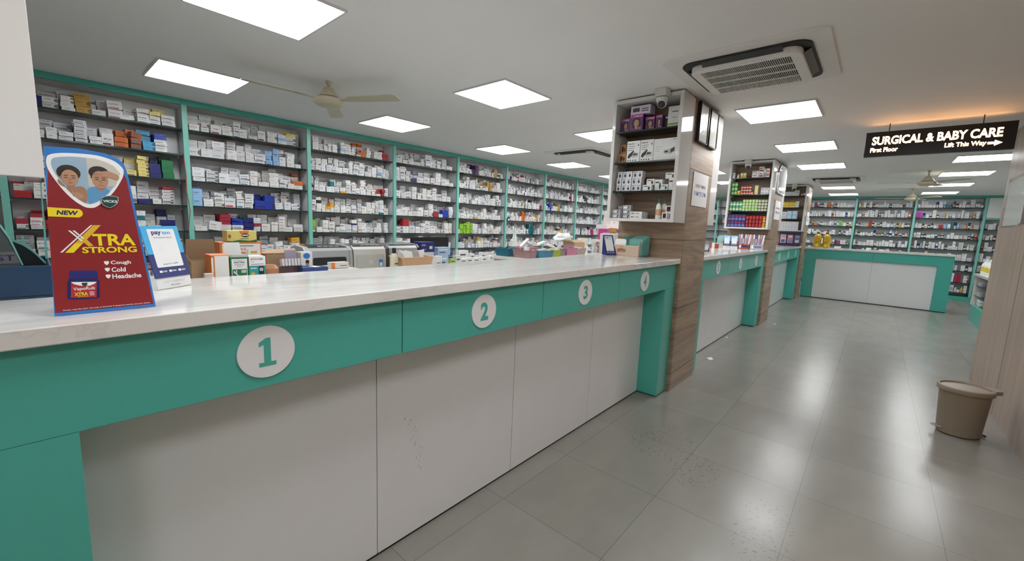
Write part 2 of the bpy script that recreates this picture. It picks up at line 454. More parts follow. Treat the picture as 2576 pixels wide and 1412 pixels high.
for k, y in enumerate(FAR_Y):
    wd_ = (FAR_Y[k]-FAR_Y[k+1]) if k < 3 else 1.24
    nm = ['left-hand', 'middle', 'right-hand', 'narrow rightmost'][k]
    shelf_unit(((XF, y, 0), (0, -1, 0), (1, 0, 0)), wd_, .3, FAR_Z[(1 if k == 3 else 0):], f'{nm} teal-edged shelf unit on the far wall behind the end counter', last=(k == 3), door=(k == 3))
for k in range(3):      # the unit run carries on into the far left corner
    y = .44+1.22*(k+1)
    shelf_unit(((XF, y, 0), (0, -1, 0), (1, 0, 0)), 1.22, .3, FAR_Z, f'teal-edged far-wall shelf unit {["next to the left-hand one", "second from the left corner", "in the left corner"][k]}, hidden by pillars')

# ================================================================ service counters
def counter(x0, x1, legs, seams, labels, name, discs, far=False, yb=.6):
    """front face in the plane y = 0, running along x"""
    t = thing('service_counter', name, 'counter', ((x0+x1)/2, 0, 0))
    zt, zb = 1.196, .981
    edges = [x0]+seams+[x1]
    inner0, inner1 = x0+legs[0], x1-legs[1]
    for k in range(len(edges)-1):
        m = MB(); a, b = edges[k]+.0022, edges[k+1]-.0022
        m.box(a, b, 0, .022, zb, zt, TEAL); m.box(a, b, .022, .19, zb, zb+.018, TEAL)
        f = m.build('fascia_panel', t, bevel=.0012)
    pe = [inner0]+[s for s in seams if inner0 < s < inner1]+[inner1]
    for k in range(len(pe)-1):
        m = MB(); m.box(pe[k]+.0022, pe[k+1]-.0022, .185, .2, .012, zb+.004, WHITE); m.build('front_panel', t)
    for a, b in ((x0, inner0), (inner1, x1)):
        m = MB(); m.box(a+.0005, b-.0005, .0005, .2, .012, zb-.0005, TEAL); m.build('leg_panel', t, bevel=.0012)
    m = MB(); m.box(x0+.01, x1-.01, .202, yb, .0, zt, WHITE); m.box(x0+.005, x1-.005, .188, .2005, 0, .0115, GAP); m.box(inner0+.01, inner1-.01, .2002, .2009, .0118, zb, GAP); m.box(x0+.002, x1-.002, .023, .2, zb+.019, zt-.001, GAP)
    m.build('carcass', t)
    fr = ((0, 0, 0), (1, 0, 0), (0, 0, 1))
    for cx, s in discs:
        m = MB(); m.prism(ell(cx, 1.0885, .0785, .0785, 40), fr, .0002, .0045, WHITE); d = m.build('number_disc', t, bevel=.0008)
        m = MB(); wd_ = .032 if s == '1' else .05
        if len(s) > 1: wd_ = .068
        if s == '1':
            m.prism([(cx-.009, 1.046+.012), (cx+.01, 1.046+.012), (cx+.01, 1.131), (cx-.003, 1.131), (cx-.022, 1.119), (cx-.022, 1.106), (cx-.009, 1.111)], fr, .0046, .0051, TEAL)
            m.prism([(cx-.023, 1.045), (cx+.024, 1.045), (cx+.024, 1.0575), (cx-.023, 1.0575)], fr, .0046, .0051, TEAL)
        else: lettering(m, s, fr, cx-wd_/2, 1.046, wd_, .085, TEAL, h=.0051, bold=.04)
        m.build('numeral', d, label=f'teal numeral {s}')
    if discs[0][1] == '1':
        rs = random.Random(4); m = MB()
        for k in range(26):
            u = 1.06+.0035*k+rs.uniform(-.02, .02); z = .62-.011*k+rs.uniform(-.02, .02); l = rs.uniform(.003, .016); a = rs.uniform(-.4, .2)
            m.prism([(u, z), (u+.0012, z), (u+.0012+l*a, z-l), (u+l*a, z-l)], ((0, .185, 0), (1, 0, 0), (0, 0, 1)), 0, .0003, pm('scuff', (.16, .16, .16), .7))
        o = m.build('scuff_marks', t); o['kind'] = 'stuff'
    return t
def worktop(x0, x1, y0, y1, zt, th, label):
    m = MB(); m.box(x0, x1, y0, y1, zt-th, zt, MARBLE)
    return tag(m.build('marble_worktop', bevel=.003), label, 'worktop')
ZT = 1.239
counter(-.187, 3.792, (.225, .225), [.907, 1.803, 2.688], None, 'long teal and white service counter with windows numbered 1 to 4', [(.434, '1'), (1.347, '2'), (2.237, '3'), (3.12, '4')])
worktop(-1.3, 3.797, -.028, .628, ZT, .042, 'long grey-veined marble worktop on the counter numbered 1 to 4')
counter(4.455, 7.74, (.176, .215), [5.56, 6.62], None, 'teal and white service counter with windows 5 to 7 between two pillars', [(5.12, '5'), (6.14, '6'), (7.09, '7')])
worktop(4.455, 7.745, -.028, .7, ZT, .042, 'marble worktop on the counter numbered 5 to 7 between two pillars')
counter(8.41, 11.7, (.176, .215), [9.5, 10.6], None, 'teal and white service counter with windows 8 to 10 beyond the second pillar', [(9.05, '8'), (10.1, '9'), (11.1, '10')])
worktop(8.41, 11.705, -.028, .7, ZT, .042, 'marble worktop on the furthest side counter, windows 8 to 10')
# far counter, facing the camera
XC = 12.36
t = thing('end_counter', 'wide teal and white end counter facing the aisle before the far shelves', 'counter', (XC, -1.3, 0))
for a, b in ((-1.303, -.04), (-2.565, -1.306)):
    m = MB(); m.box(XC, XC+.022, a, b, .965, 1.168, TEAL); m.box(XC+.022, XC+.15, a, b, .965, .98, TEAL); m.build('fascia_panel', t, bevel=.0012)
for a, b in ((-1.302, -.267), (-2.335, -1.305)):
    m = MB(); m.box(XC+.06, XC+.075, a, b, .014, .97, WHITE); m.build('front_panel', t)
for a, b in ((-.265, -.04), (-2.565, -2.337)):
    m = MB(); m.box(XC+.0005, XC+.15, a, b, .014, .9645, TEAL); m.build('leg_panel', t, bevel=.0012)
m = MB(); m.box(XC+.151, XC+.55, -2.56, -.045, 0, 1.168, TEAL); m.box(XC+.02, XC+.15, -2.55, -.05, 0, .012, GAP); m.box(XC+.024, XC+.15, -2.56, -.045, .981, 1.167, GAP); m.build('carcass', t)
ZF = 1.21
m = MB(); m.box(XC-.028, XC+.6, -2.59, -.02, 1.169, ZF, MARBLE)
tag(m.build('marble_worktop', bevel=.003), 'marble worktop on the end counter in front of the far shelves', 'worktop')

# ================================================================ pillars
PIL = [(3.80, 4.452), (7.75, 8.405), (11.712, 12.30)]
for k, (a, b) in enumerate(PIL):
    m = MB(); m.box(a, b, -.03, .6, 0, CEIL, WOOD)
    for z in (.172, .787, 1.406, 2.03):
        m.box(a-.0006, b+.0006, -.0306, .6006, z-.002, z+.002, GAP)
    m.box(a+.012, a+.015, -.0304, -.029, 0, CEIL, GAP)
    tag(struct(m.build('pillar')), f'square pillar clad in oak-look panels, {ORD[k]} along the counter', 'pillar')

# ================================================================ pillar cabinets
def cabinet(face, d, x, y0, y1, z0, z1, zs, label):
    """open display box hung on a pillar; face -1 opens towards -x, +1 towards +x"""
    t = thing('pillar_display_cabinet', label, 'cabinet', (x, (y0+y1)/2, z0), 'white pillar cabinets')
    xa, xb = (x-d, x) if face < 0 else (x, x+d)
    g = .001; xa += g if face > 0 else 0; xb -= g if face < 0 else 0
    for nm, a in (('side_panel', (xa, xb, y0, y0+.03, z0, z1)), ('side_panel', (xa, xb, y1-.03, y1, z0, z1)), ('top_panel', (xa, xb, y0+.0305, y1-.0305, z1-.03, z1)), ('bottom_panel', (xa, xb, y0+.0305, y1-.0305, z0, z0+.025))):
        m = MB(); m.box(*a, CABW); m.build(nm, t, bevel=.0015)
    for z in zs:
        m = MB(); e = xa+.03 if face < 0 else xb-.03
        lo, hi = (e, xb-.002) if face < 0 else (xa+.002, e)
        m.box(lo+.002, hi-.002, y0+.032, y1-.032, z-.009, z-.001, GLASS)
        if face < 0: m.box(lo-.004, lo+.002, y0+.032, y1-.032, z-.011, z+.001, GLASSE)
        else: m.box(hi-.002, hi+.004, y0+.032, y1-.032, z-.011, z+.001, GLASSE)
        for yy in (y0+.031, y1-.043):
            for xx in (lo+.04, hi-.06): m.box(xx, xx+.014, yy, yy+.012, z-.03, z-.0105, CHROME)
        m.build('glass_shelf', t)
    return t
C1Z = [2.345, 2.078, 1.825]
cabinet(-1, .275, 3.80, -.03, .59, 1.556, 2.61, C1Z, 'white open display cabinet facing the entrance on the nearest oak pillar')
cabinet(1, .2, 4.452, -.03, .59, 1.556, 2.61, C1Z, 'white display cabinet on the far side of the nearest oak pillar')
C2Z = [2.355, 2.095, 1.835]
cabinet(-1, .275, 7.75, -.03, .59, 1.556, 2.61, C2Z, 'white open display cabinet full of green jars on the second oak pillar')
cabinet(1, .2, 8.405, -.03, .59, 1.556, 2.61, C2Z, 'white display cabinet on the far side of the second oak pillar')
C3Z = [2.37, 2.11, 1.85]
cabinet(-1, .265, 11.712, -.03, .59, 1.57, 2.61, C3Z, 'white open display cabinet with yellow packs on the third oak pillar')
# the hung white cabinet at the picture's upper left
t = thing('hanging_wall_cabinet', 'big plain white cabinet hung from the ceiling above the near counter end', 'cabinet', (-.75, .6, 1.568))
m = MB(); m.box(-1.5, .036, .42, .8, 1.588, CEIL, CABW); m.build('body', t, bevel=.002)
m = MB(); m.box(-1.5, .036, .4, .4195, 1.568, CEIL-.004, pm('cabinet_white_matt', (.74, .72, .69), .35, vary=.02)); m.build('door', t, bevel=.002)
m = MB(); m.box(-1.5, .036, .421, .8, 1.568, 1.5875, CABW); m.build('bottom_panel', t)

# ================================================================ ceiling lights
DIFF = em('light_diffuser', (.965, .985, 1.0), LIGHT_STRENGTH)
LFR = pm('light_trim', (.7, .7, .69), .4)
def light_panel(cx, cy, label):
    t = thing('ceiling_light', label, 'ceiling light', (cx, cy, CEIL-.012), 'square ceiling light panels'); s = .3
    m = MB()
    for a in ((cx-s-.012, cx+s+.012, cy-s-.012, cy-s), (cx-s-.012, cx+s+.012, cy+s, cy+s+.012), (cx-s-.012, cx-s, cy-s, cy+s), (cx+s, cx+s+.012, cy-s, cy+s)):
        m.box(*a, CEIL-.012, CEIL, LFR)
    m.build('frame', t)
    m = MB(); m.box(cx-s+.0005, cx+s-.0005, cy-s+.0005, cy+s-.0005, CEIL-.008, CEIL-.001, DIFF); m.build('diffuser', t)
    return t
ROWS = {'row over the aisle edge beside the pillars': (-.5, [.76, 4.69, 6.64, 8.57, 12.45, 14.4]),
        'row behind the counters': (1.33, [.93, 2.85, 4.79, 6.72, 8.65, 10.58, 12.5, 14.43]),
        'row next to the long shelves': (3.19, [1.03, 2.97, 4.9, 6.72, 8.65, 10.58, 12.5, 14.43]),
        'row at the right beyond the wood wall': (-2.31, [8.53, 10.37, 12.31, 14.33])}
for nm, (y, xs) in ROWS.items():
    for k, x in enumerate(xs): light_panel(x, y, f'square lit ceiling panel, {ORD[k]} of the {nm}')
light_panel(2.1, -1.75, 'square lit ceiling panel over the near aisle by the wood wall')
light_panel(-1.2, -1.75, 'square lit ceiling panel behind the viewer over the entrance by the wood wall')
light_panel(-1.2, .0, 'square lit ceiling panel behind the viewer near the white hanging cabinet')

# ================================================================ ceiling fans
def fan(x, y, ang, zb, label):
    t = thing('ceiling_fan', label, 'fan', (x, y, zb-.06), 'cream ceiling fans')
    m = MB(); m.lathe([(.012, zb+.02), (.012, CEIL-.03)], (x, y, 0), CREAM, 10); m.build('down_rod', t, smooth='auto')
    m = MB(); m.lathe([(.014, CEIL-.03), (.024, CEIL-.015), (.026, CEIL)], (x, y, 0), CREAM, 16); m.build('ceiling_cup', t, smooth='auto')
    m = MB(); m.lathe([(.085, zb+.012), (.082, zb+.018), (.036, zb+.085), (.03, zb+.09)], (x, y, 0), CREAM, 24); m.build('canopy', t, smooth='auto')
    m = MB(); m.lathe([(.03, zb-.066), (.085, zb-.062), (.11, zb-.052), (.124, zb-.035), (.12, zb-.012), (.1, zb+.004), (.07, zb+.008)], (x, y, 0), [CREAM, CREAM, CREAM, CREAM, CREAM, BLACK], 32); m.build('motor', t, smooth='auto')
    for k in range(3):
        a = math.radians(ang+120*k); fr_ = ((x, y, zb-.012), (math.cos(a), math.sin(a), 0), (-math.sin(a)*.97, math.cos(a)*.97, -.13))
        m = MB(); m.prism([(.19, -.05), (.3, -.058), (.6, -.068), (.645, -.04), (.65, .03), (.62, .062), (.3, .055), (.19, .045)], fr_, 0, .003, CREAM)
        b = m.build('blade', t)
        m = MB(); m.prism(ell(.19, 0, .085, .03, 16), fr_, -.005, -.0005, CREAM); m.prism([(.09, -.02), (.14, -.02), (.14, .02), (.09, .02)], fr_, -.006, -.0012, CREAM); m.build('bracket', b)
    return t
fan(1.75, 2.32, 178, 2.485, 'dusty cream three-blade ceiling fan over the desk by the long shelves')
fan(9.77, -1.84, 103, 2.44, 'cream ceiling fan over the right aisle, nearer of the two by the far shelves')
fan(13.08, -1.8, 100, 2.42, 'cream ceiling fan just in front of the far wall shelves')

# ================================================================ ceiling cassettes
ACW = pm('aircon_white', (.84, .83, .81), .45, vary=.05, scale=8)
SLOT = pm('aircon_slot', (.02, .018, .016), .6)
def cassette(cx, cy, s, grille, label, drop=.062):
    t = thing('ceiling_air_conditioner', label, 'air conditioner', (cx, cy, CEIL-drop), 'ceiling cassette air conditioners')
    z = CEIL; F = lambda zz: ((cx, cy, zz), (1, 0, 0), (0, -1, 0))
    m = MB(); m.prism(rrect(-s, s, -s, s, .05), F(z), 0, .012, ACW); m.build('ceiling_plate', t, bevel=.002)
    b = s*.8
    m = MB(); m.prism(rrect(-b, b, -b, b, .09), F(z-.0125), 0, .008, SLOT); m.build('air_gap', t)
    for k in range(4):
        a = math.pi/2*k; U = Vector((math.cos(a), math.sin(a), 0)); V = Vector((-math.sin(a), math.cos(a), 0)); D = Vector((0, 0, -1))
        m = MB()
        O = Vector((cx, cy, z-.0206))+V*(b-.012)
        m.add([O-U*b*.62, O+U*b*.62, O+U*b*.62-V*.05-Vector((0, 0, .028)), O-U*b*.62-V*.05-Vector((0, 0, .028)), O-U*b*.62-Vector((0, 0, .003)), O+U*b*.62-Vector((0, 0, .003)), O+U*b*.62-V*.05-Vector((0, 0, .031)), O-U*b*.62-V*.05-Vector((0, 0, .031))],
              [(0, 1, 2, 3), (7, 6, 5, 4), (0, 4, 5, 1), (1, 5, 6, 2), (2, 6, 7, 3), (3, 7, 4, 0)], DGREY)
        m.build('louver', t)
    c = s*.69
    m = MB()
    if grille:
        w = c*.82
        o_, i_ = rrect(-c, c, -c, c, .075, 6), rrect(-w, w, -w, w, .012, 6); n_ = len(o_)
        lv = [[(cx+a, cy-b2, z-.0206-hh) for a, b2 in ring] for hh in (0, drop-.0206) for ring in (o_, i_)]
        q_ = []
        for i in range(n_):
            j = (i+1) % n_
            q_ += [(i, j, n_+j, n_+i), (2*n_+i, 3*n_+i, 3*n_+j, 2*n_+j), (i, 2*n_+i, 2*n_+j, j), (n_+i, n_+j, 3*n_+j, 3*n_+i)]
        m.add([p_ for ring in lv for p_ in ring], q_, ACW)
        m.build('intake_frame', t, bevel=.003)
        m = MB(); m.prism(rrect(-w, w, -w, w, .01), F(z-.0206), 0, .004, SLOT); m.build('filter', t)
        m = MB(); n = 46
        for i in range(n+1):
            v = -w+.002+(2*w-.004)*i/n; m.prism([(-w, v-.0015), (w, v-.0015), (w, v+.0015), (-w, v+.0015)], F(z-.03), drop-.0385, drop-.034, ACW)
        for i in range(1, 4):
            u = -w+2*w*i/4; m.prism([(u-.0045, -w), (u+.0045, -w), (u+.0045, w), (u-.0045, w)], F(z-.03), drop-.038, drop-.031, ACW)
        m.build('intake_grille', t)
        m = MB(); m.prism(rrect(-c*.92-.012, -c*.92+.012, -.14, .14, .008), F(z-drop), 0.0005, .003, OFFW); m.build('indicator_strip', t)
    else:
        m.prism(rrect(-c, c, -c, c, .06), F(z-.0206), 0, drop-.0206, ACW); m.build('intake_cover', t, bevel=.004)
    return t
cassette(3.37, -.54, .465, True, 'large white ceiling cassette air conditioner with slatted grille above the nearest pillar')
cassette(5.81, 2.3, .455, False, 'white ceiling cassette with a plain cover behind the nearest pillar cabinet')
cassette(10.63, -.57, .46, True, 'distant white ceiling cassette with grille beyond the second pillar')

# ================================================================ security cameras
def cctv(x, y, z, label):
    t = thing('security_camera', label, 'camera', (x, y, z-.15), 'white security cameras')
    m = MB(); m.box(x-.048, x+.048, y-.048, y+.048, z-.062, z, OFFW); m.build('junction_box', t, bevel=.006)
    m = MB(); m.lathe([(.035, z-.063), (.046, z-.07), (.048, z-.09), (.044, z-.1)], (x, y, 0), OFFW, 24); m.build('mount_ring', t, smooth='auto')
    ax = Vector((-.82, -.15, -.55)).normalized()
    m = MB(); c = Vector((x, y, z-.112))-ax*.02
    m.lathe([(.008, -.032), (.028, -.026), (.038, -.008), (.04, .012), (.036, .032), (.03, .04)], c, OFFW, 24, axis=ax); h = m.build('head', t, smooth='auto')
    m = MB(); m.lathe([(.0295, .0405), (.026, .044), (.012, .047)], c, [BLACK, BLACK], 24, axis=ax); m.build('lens', h, smooth='auto')
    return t
cctv(3.465, .125, CEIL, 'white turret security camera at the ceiling before the nearest pillar cabinet')
cctv(7.42, .32, CEIL, 'white turret security camera above the cabinet with green jars')
cctv(11.39, .22, CEIL, 'white turret security camera above the third pillar cabinet')

# ================================================================ hanging sign
SGX = 5.65
SFACE = pm('sign_black_acrylic', (.008, .006, .006), .25)
SLET = em('sign_letters_warm', (1.0, .5, .2), SIGN_STRENGTH)
SY0, SZ0, SW, SH = -1.121, 2.304, 1.006, .24
t = thing('hanging_sign', 'black lit sign reading SURGICAL & BABY CARE hung before the wood wall', 'sign', (SGX, SY0-SW/2, SZ0))
m = MB(); m.box(SGX, SGX+.05, SY0-SW, SY0, SZ0, SZ0+SH, SFACE); sb = m.build('sign_box', t, bevel=.002)
for y in (SY0-.8, SY0-.17):
    m = MB(); m.lathe([(.004, SZ0+SH+.0005), (.004, CEIL)], (SGX+.035, y, 0), BLACK, 8); m.build('hanger_rod', t)
m = MB(); m.box(SGX+.022, SGX+.048, SY0-SW+.03, SY0-.03, SZ0+SH+.0004, SZ0+SH+.0012, em('sign_back_light', (1.0, .47, .17), 6.5)); m.build('light_strip', sb, label='warm light strip along the top of the sign')
fr = ((SGX, SY0, SZ0), (0, -1, 0), (0, 0, 1))
m = MB(); lettering(m, 'SURGICAL & BABY CARE', fr, .052, .112, .873, .081, SLET, h=.0022, bold=.03); m.build('headline', sb, label='glowing words SURGICAL & BABY CARE')
m = MB(); lettering(m, 'First Floor', fr, .047, .042, .207, .044, SLET, h=.0022, bold=.03); m.build('floor_line', sb, label='glowing words First Floor')
m = MB(); lettering(m, 'Lift This Way', fr, .575, .036, .262, .052, SLET, h=.0022, bold=.03)
m.prism([(.843, .052), (.884, .052), (.884, .037), (.932, .062), (.884, .087), (.884, .072), (.843, .072)], fr, .001, .0024, SLET); m.build('direction_line', sb, label='glowing words Lift This Way with an arrow')
# ================================================================ medicine cartons on the long wall
rng = random.Random(5)
WH = [(.80, .80, .80), (.84, .84, .85), (.74, .74, .75), (.78, .79, .82), (.80, .78, .74), (.68, .69, .70), (.82, .82, .80)]
INKS = [srgb(150, 20, 35), srgb(20, 40, 120), srgb(30, 30, 40), srgb(180, 30, 40), srgb(30, 100, 120), srgb(60, 60, 70), srgb(120, 30, 60)]
ACC = {'yellow': srgb(235, 215, 130), 'gold': srgb(190, 150, 60), 'blue': srgb(25, 60, 170), 'navy': srgb(25, 35, 110), 'red': srgb(178, 36, 42), 'crimson': srgb(165, 40, 60), 'green': srgb(20, 120, 70),
       'lime': srgb(150, 200, 60), 'orange': srgb(215, 110, 40), 'brown': srgb(150, 80, 50), 'cyan': srgb(60, 160, 205), 'purple': srgb(75, 45, 100), 'pale blue': srgb(150, 190, 230), 'magenta': srgb(185, 40, 110), 'black': srgb(35, 35, 40), 'amber': srgb(225, 165, 50), 'teal': srgb(30, 120, 130)}
# (unit, shelf from the top, x along the wall, colour, how many of the stack from the top)
ACCENTS = [(1, 0, .36, 'gold', 3), (1, 0, .9, 'yellow', 1), (1, 1, .66, 'orange', 2), (1, 1, .72, 'brown', 6), (1, 1, .86, 'cyan', 2), (1, 1, .93, 'blue', 2),
           (1, 2, .66, 'yellow', 1), (1, 2, .79, 'yellow', 9), (1, 2, .88, 'navy', 3), (1, 2, .95, 'green', 3), (1, 2, 1.02, 'blue', 3), (1, 3, .77, 'navy', 1), (1, 3, .95, 'red', 1), (1, 4, .92, 'navy', 2), (1, 4, 1.02, 'red', 2),
           (1, 3, -.03, 'red', 1), (1, 3, .02, 'crimson', 2), (1, 4, .1, 'red', 2), (1, 4, .0, 'crimson', 1),
           (2, 4, 1.45, 'crimson', 3), (2, 4, 1.54, 'blue', 2), (2, 4, 1.62, 'green', 1), (2, 4, 1.68, 'navy', 3), (2, 4, 1.6, 'brown', 1), (2, 3, 1.86, 'blue', 3), (2, 2, 2.25, 'orange', 1), (2, 1, 1.98, 'pale blue', 4), (2, 3, 1.22, 'pale blue', 4), (2, 5, 2.25, 'amber', 1), (2, 0, 2.16, 'yellow', 1),
           (3, 0, 3.48, 'red', 1), (3, 2, 3.4, 'red', 2), (3, 3, 2.65, 'amber', 1), (3, 4, 2.44, 'lime', 3), (3, 0, 3.12, 'orange', 1),
           (4, 4, 3.9, 'red', 1), (4, 4, 3.84, 'blue', 2), (4, 1, 4.0, 'navy', 1), (4, 3, 4.68, 'blue', 2), (4, 3, 4.45, 'crimson', 1), (5, 0, 5.26, 'purple', 9), (5, 0, 5.36, 'purple', 9), (5, 0, 5.86, 'gold', 2), (5, 1, 5.6, 'gold', 1), (5, 1, 5.75, 'gold', 2), (5, 4, 5.02, 'lime', 9), (5, 4, 5.12, 'lime', 9), (5, 4, 5.22, 'lime', 9),
           (6, 3, 6.72, 'orange', 4), (6, 4, 7.0, 'teal', 3), (7, 2, 7.6, 'blue', 2), (7, 2, 8.0, 'gold', 3), (8, 1, 9.1, 'black', 3), (8, 4, 9.5, 'magenta', 3)]
def carton_arrays(b):
    """verts, quads and per-face uv of one carton; b: x, y, z of the base centre, w, d, h, rot, seed"""
    x, y, z, w, d, h, r = b['x'], b['y'], b['z'], b['w'], b['d'], b['h'], b['r']; c, s = math.cos(r), math.sin(r); ux, uy = b.get('ax', ((1, 0), (0, 1)))
    vs = []
    for zz in (z, z+h):
        for a, e in ((-w/2, -d/2), (w/2, -d/2), (w/2, d/2), (-w/2, d/2)):
            p, q = c*a-s*e, s*a+c*e; z2 = zz; tl = b.get('tl', 0)
            if tl:      # leaning over one lower corner
                pv = w/2 if tl > 0 else -w/2; dp, dz = p-pv, zz-z; p, z2 = pv+dp*math.cos(tl)+dz*math.sin(tl), z-dp*math.sin(tl)+dz*math.cos(tl)
            vs.append((x+ux[0]*p+uy[0]*q, y+ux[1]*p+uy[1]*q, z2))
    return vs
QUADS = [(0, 3, 2, 1), (4, 5, 6, 7), (0, 1, 5, 4), (1, 2, 6, 5), (2, 3, 7, 6), (3, 0, 4, 7)]
def carton_mesh(name, bs, off):
    vs, fs, uv, ca, ia = [], [], [], [], []
    for b in bs:
        o = len(vs); flip = b.get('flip', False)
        vs += [(p[0]-off[0], p[1]-off[1], p[2]-off[2]) for p in carton_arrays(b)]
        for k, q in enumerate(QUADS):
            fs.append([o+i for i in (q if not flip else q[::-1])])
            k0 = b['seed']+.02
            quad = [(k0, .01), (k0+.96, .01), (k0+.96, .99), (k0, .99)] if k in (2, 3, 5) else [(k0, -.5)]*4
            if flip: quad = quad[::-1]
            uv += quad; ca += [tuple(b['col'])+(1,)]*4; ia += [tuple(b['ink'])+(1,)]*4
    me = bpy.data.meshes.new(name); me.from_pydata(vs, [], fs)
    u = me.uv_layers.new(name='UVMap'); u.data.foreach_set('uv', np.array(uv, dtype=np.float32).ravel())
    for nm, arr in (('card', ca), ('ink', ia)):
        at = me.attributes.new(nm, 'FLOAT_COLOR', 'CORNER'); at.data.foreach_set('color', np.array(arr, dtype=np.float32).ravel())
    me.materials.append(CARTON); me.update()
    return me
def col_name(b): return b['cname']
cartons = []
def fill_shelf(unit, si, x0, x1, yf, z, room, style, first=True):
    """stacks of cartons on one shelf: a low front row and a taller row behind it"""
    fx = [x0, x1]
    for row in (1, 0):              # 1 = back row, 0 = front row
        x = x0+rng.uniform(.0, .02); k = 0
        while x < x1-.045:
            wmin, wmax = style['w']; w = rng.uniform(wmin, wmax)
            acc = [a for a in ACCENTS if a[0] == unit and a[1] == si and abs(a[2]-(x+w/2)) < .06]
            if x+w > x1: break
            if rng.random() < style['gap'] and not acc: x += rng.uniform(.02, .07); continue
            tall = rng.random() < style['tall']
            h = rng.uniform(*style['ht']) if tall else rng.uniform(*style['h'])
            d = rng.uniform(.06, .105)
            tgt = room*(rng.uniform(.7, .95) if row else rng.uniform(.3, .86))
            if style.get('neat'): tgt = room*rng.uniform(.75, .93)
            n = max(1, int(tgt/h))
            if row == 0 and style.get('neat') and rng.random() < .5: n = max(1, n//2)
            zz = z; ci = rng.randrange(len(WH)); ink = rng.choice(INKS); seed = rng.randrange(4000); base_r = rng.gauss(0, style.get('rot', .09))
            accname = acc[0][3] if acc else None
            if acc: n = max(n, min(acc[0][4], int(room*.85/h)))
            for j in range(n):
                if j and rng.random() < .22: ci = rng.randrange(len(WH)); seed = rng.randrange(4000)
                top = n-1-j; colour, cname = WH[ci], 'white'
                if ci == 4: cname = 'cream'
                elif ci == 5: cname = 'pale grey'
                if accname and (row == 0 or n > 2) and top < acc[0][4]: colour, cname = ACC[accname], accname
                elif rng.random() < style['odd']: cname = rng.choice(['navy', 'black', 'teal', 'amber', 'pale blue', 'crimson', 'black']); colour = ACC[cname]
                hh = h*(1 if rng.random() < .85 else rng.uniform(.8, 1.2))
                if zz+hh > z+room*.96: break
                y = yf+(.012 if row == 0 else .128)+rng.uniform(0, .018)+d/2
                cartons.append(dict(x=x+w/2+rng.gauss(0, .002), y=y, z=zz+.0004, w=w*rng.uniform(.95, 1), d=d, h=hh-.0008, r=max(-.26, min(.26, base_r+rng.gauss(0, .035))), tl=(rng.uniform(-.16, .16) if j == n-1 and zz+hh+.03 < z+room and .03 < x-x0 and x+w < x1-.03 and rng.random() < .22 else 0), col=colour, ink=ink, seed=seed,
                                    cname=cname, unit=unit, shelf=si, row=row, stack=k, level=j, n=n))
                zz += hh
            x += w+rng.uniform(.003, .011); k += 1
STY = {'mid': dict(w=(.065, .115), h=(.028, .062), ht=(.075, .115), tall=.22, gap=.025, odd=.012), 'small': dict(w=(.045, .085), h=(.024, .05), ht=(.06, .1), tall=.3, gap=.03, odd=.02),
       'neat': dict(w=(.07, .13), h=(.035, .07), ht=(.09, .13), tall=.35, gap=.0, odd=.008, neat=True, rot=.03), 'tall': dict(w=(.03, .06), h=(.03, .05), ht=(.07, .13), tall=.6, gap=.07, odd=.045)}
USTY = {0: 'mid', 1: 'mid', 2: 'mid', 3: 'small', 4: 'neat', 5: 'small', 6: 'tall', 7: 'tall', 8: 'tall'}
for u in range(1, NB):
    x0 = X0+u*PITCH_X
    for si, z in enumerate(SHELF_Z):
        if si > 7 or (u in (9, 10) and si > 5): continue
        room = (SHELF_Z[si-1] if si else CEIL-.05)-z-.02
        xa, xb = x0+.03, min(x0+PITCH_X, 15.38)-.035
        if si < 6: fill_shelf(u, si, xa, xb, YF+.045, z+.0012, room, STY[USTY.get(u, 'tall')])
        elif u < 9: fill_shelf(u, si, xa, xb, YF+.045, z+.0012, room, STY['small'])
# far wall cartons (bottles, jars and tubes are made one by one below)
FARB = []
for k in range(4):
    ya, yb = FAR_Y[k]-.03, (FAR_Y[k+1] if k < 3 else FAR_Y[k]-1.24)+.035
    for si, z in enumerate(FAR_Z):
        if k == 3 and si < 1: continue
        if si >= 6 and k < 2: continue
        room = (FAR_Z[si-1] if si else CEIL-.05)-z-.02
        y = ya-rng.uniform(0, .02)
        j = 0
        while y > yb+.05:
            kind = rng.random()
            pb = {0: .4, 1: .25, 2: .62, 3: .55, 4: .3, 5: .1, 6: .2, 7: .2, 8: .5}[si]
            if k == 1 and si in (2, 3): pb = .85
            if k == 2 and si == 1: pb = .6
            if rng.random() < .05: y -= rng.uniform(.03, .08); continue
            if kind < pb: FARB.append((k, si, y, z, room, j)); y -= .056; j += 1; continue
            w = rng.uniform(.042, .085); h = rng.uniform(.025, .1)
            n = max(1, int(room*rng.uniform(.4, .95)/h)); seed = rng.randrange(4000); zz = z+.0012
            cname = 'white'; colour = rng.choice(WH)
            if rng.random() < .13: cname = rng.choice(['orange', 'amber', 'magenta', 'navy', 'pale blue', 'lime', 'red', 'teal']); colour = ACC[cname]
            if k == 2 and si == 1 and j == 0: cname, colour, n, h, w = 'magenta', srgb(200, 60, 190), 5, .03, .12
            for q in range(n):
                cartons.append(dict(x=XF+.06+rng.uniform(0, .02)+.04, y=y-w/2, z=zz+.0004, w=w*.97, d=.08, h=h-.0008, r=rng.gauss(0, .03), col=colour, ink=rng.choice(INKS), seed=seed, cname=cname, unit=100+k, shelf=si, row=0, stack=j, level=q, n=n, ax=((0, -1), (1, 0))))
                zz += h
            y -= w+rng.uniform(.003, .01); j += 1
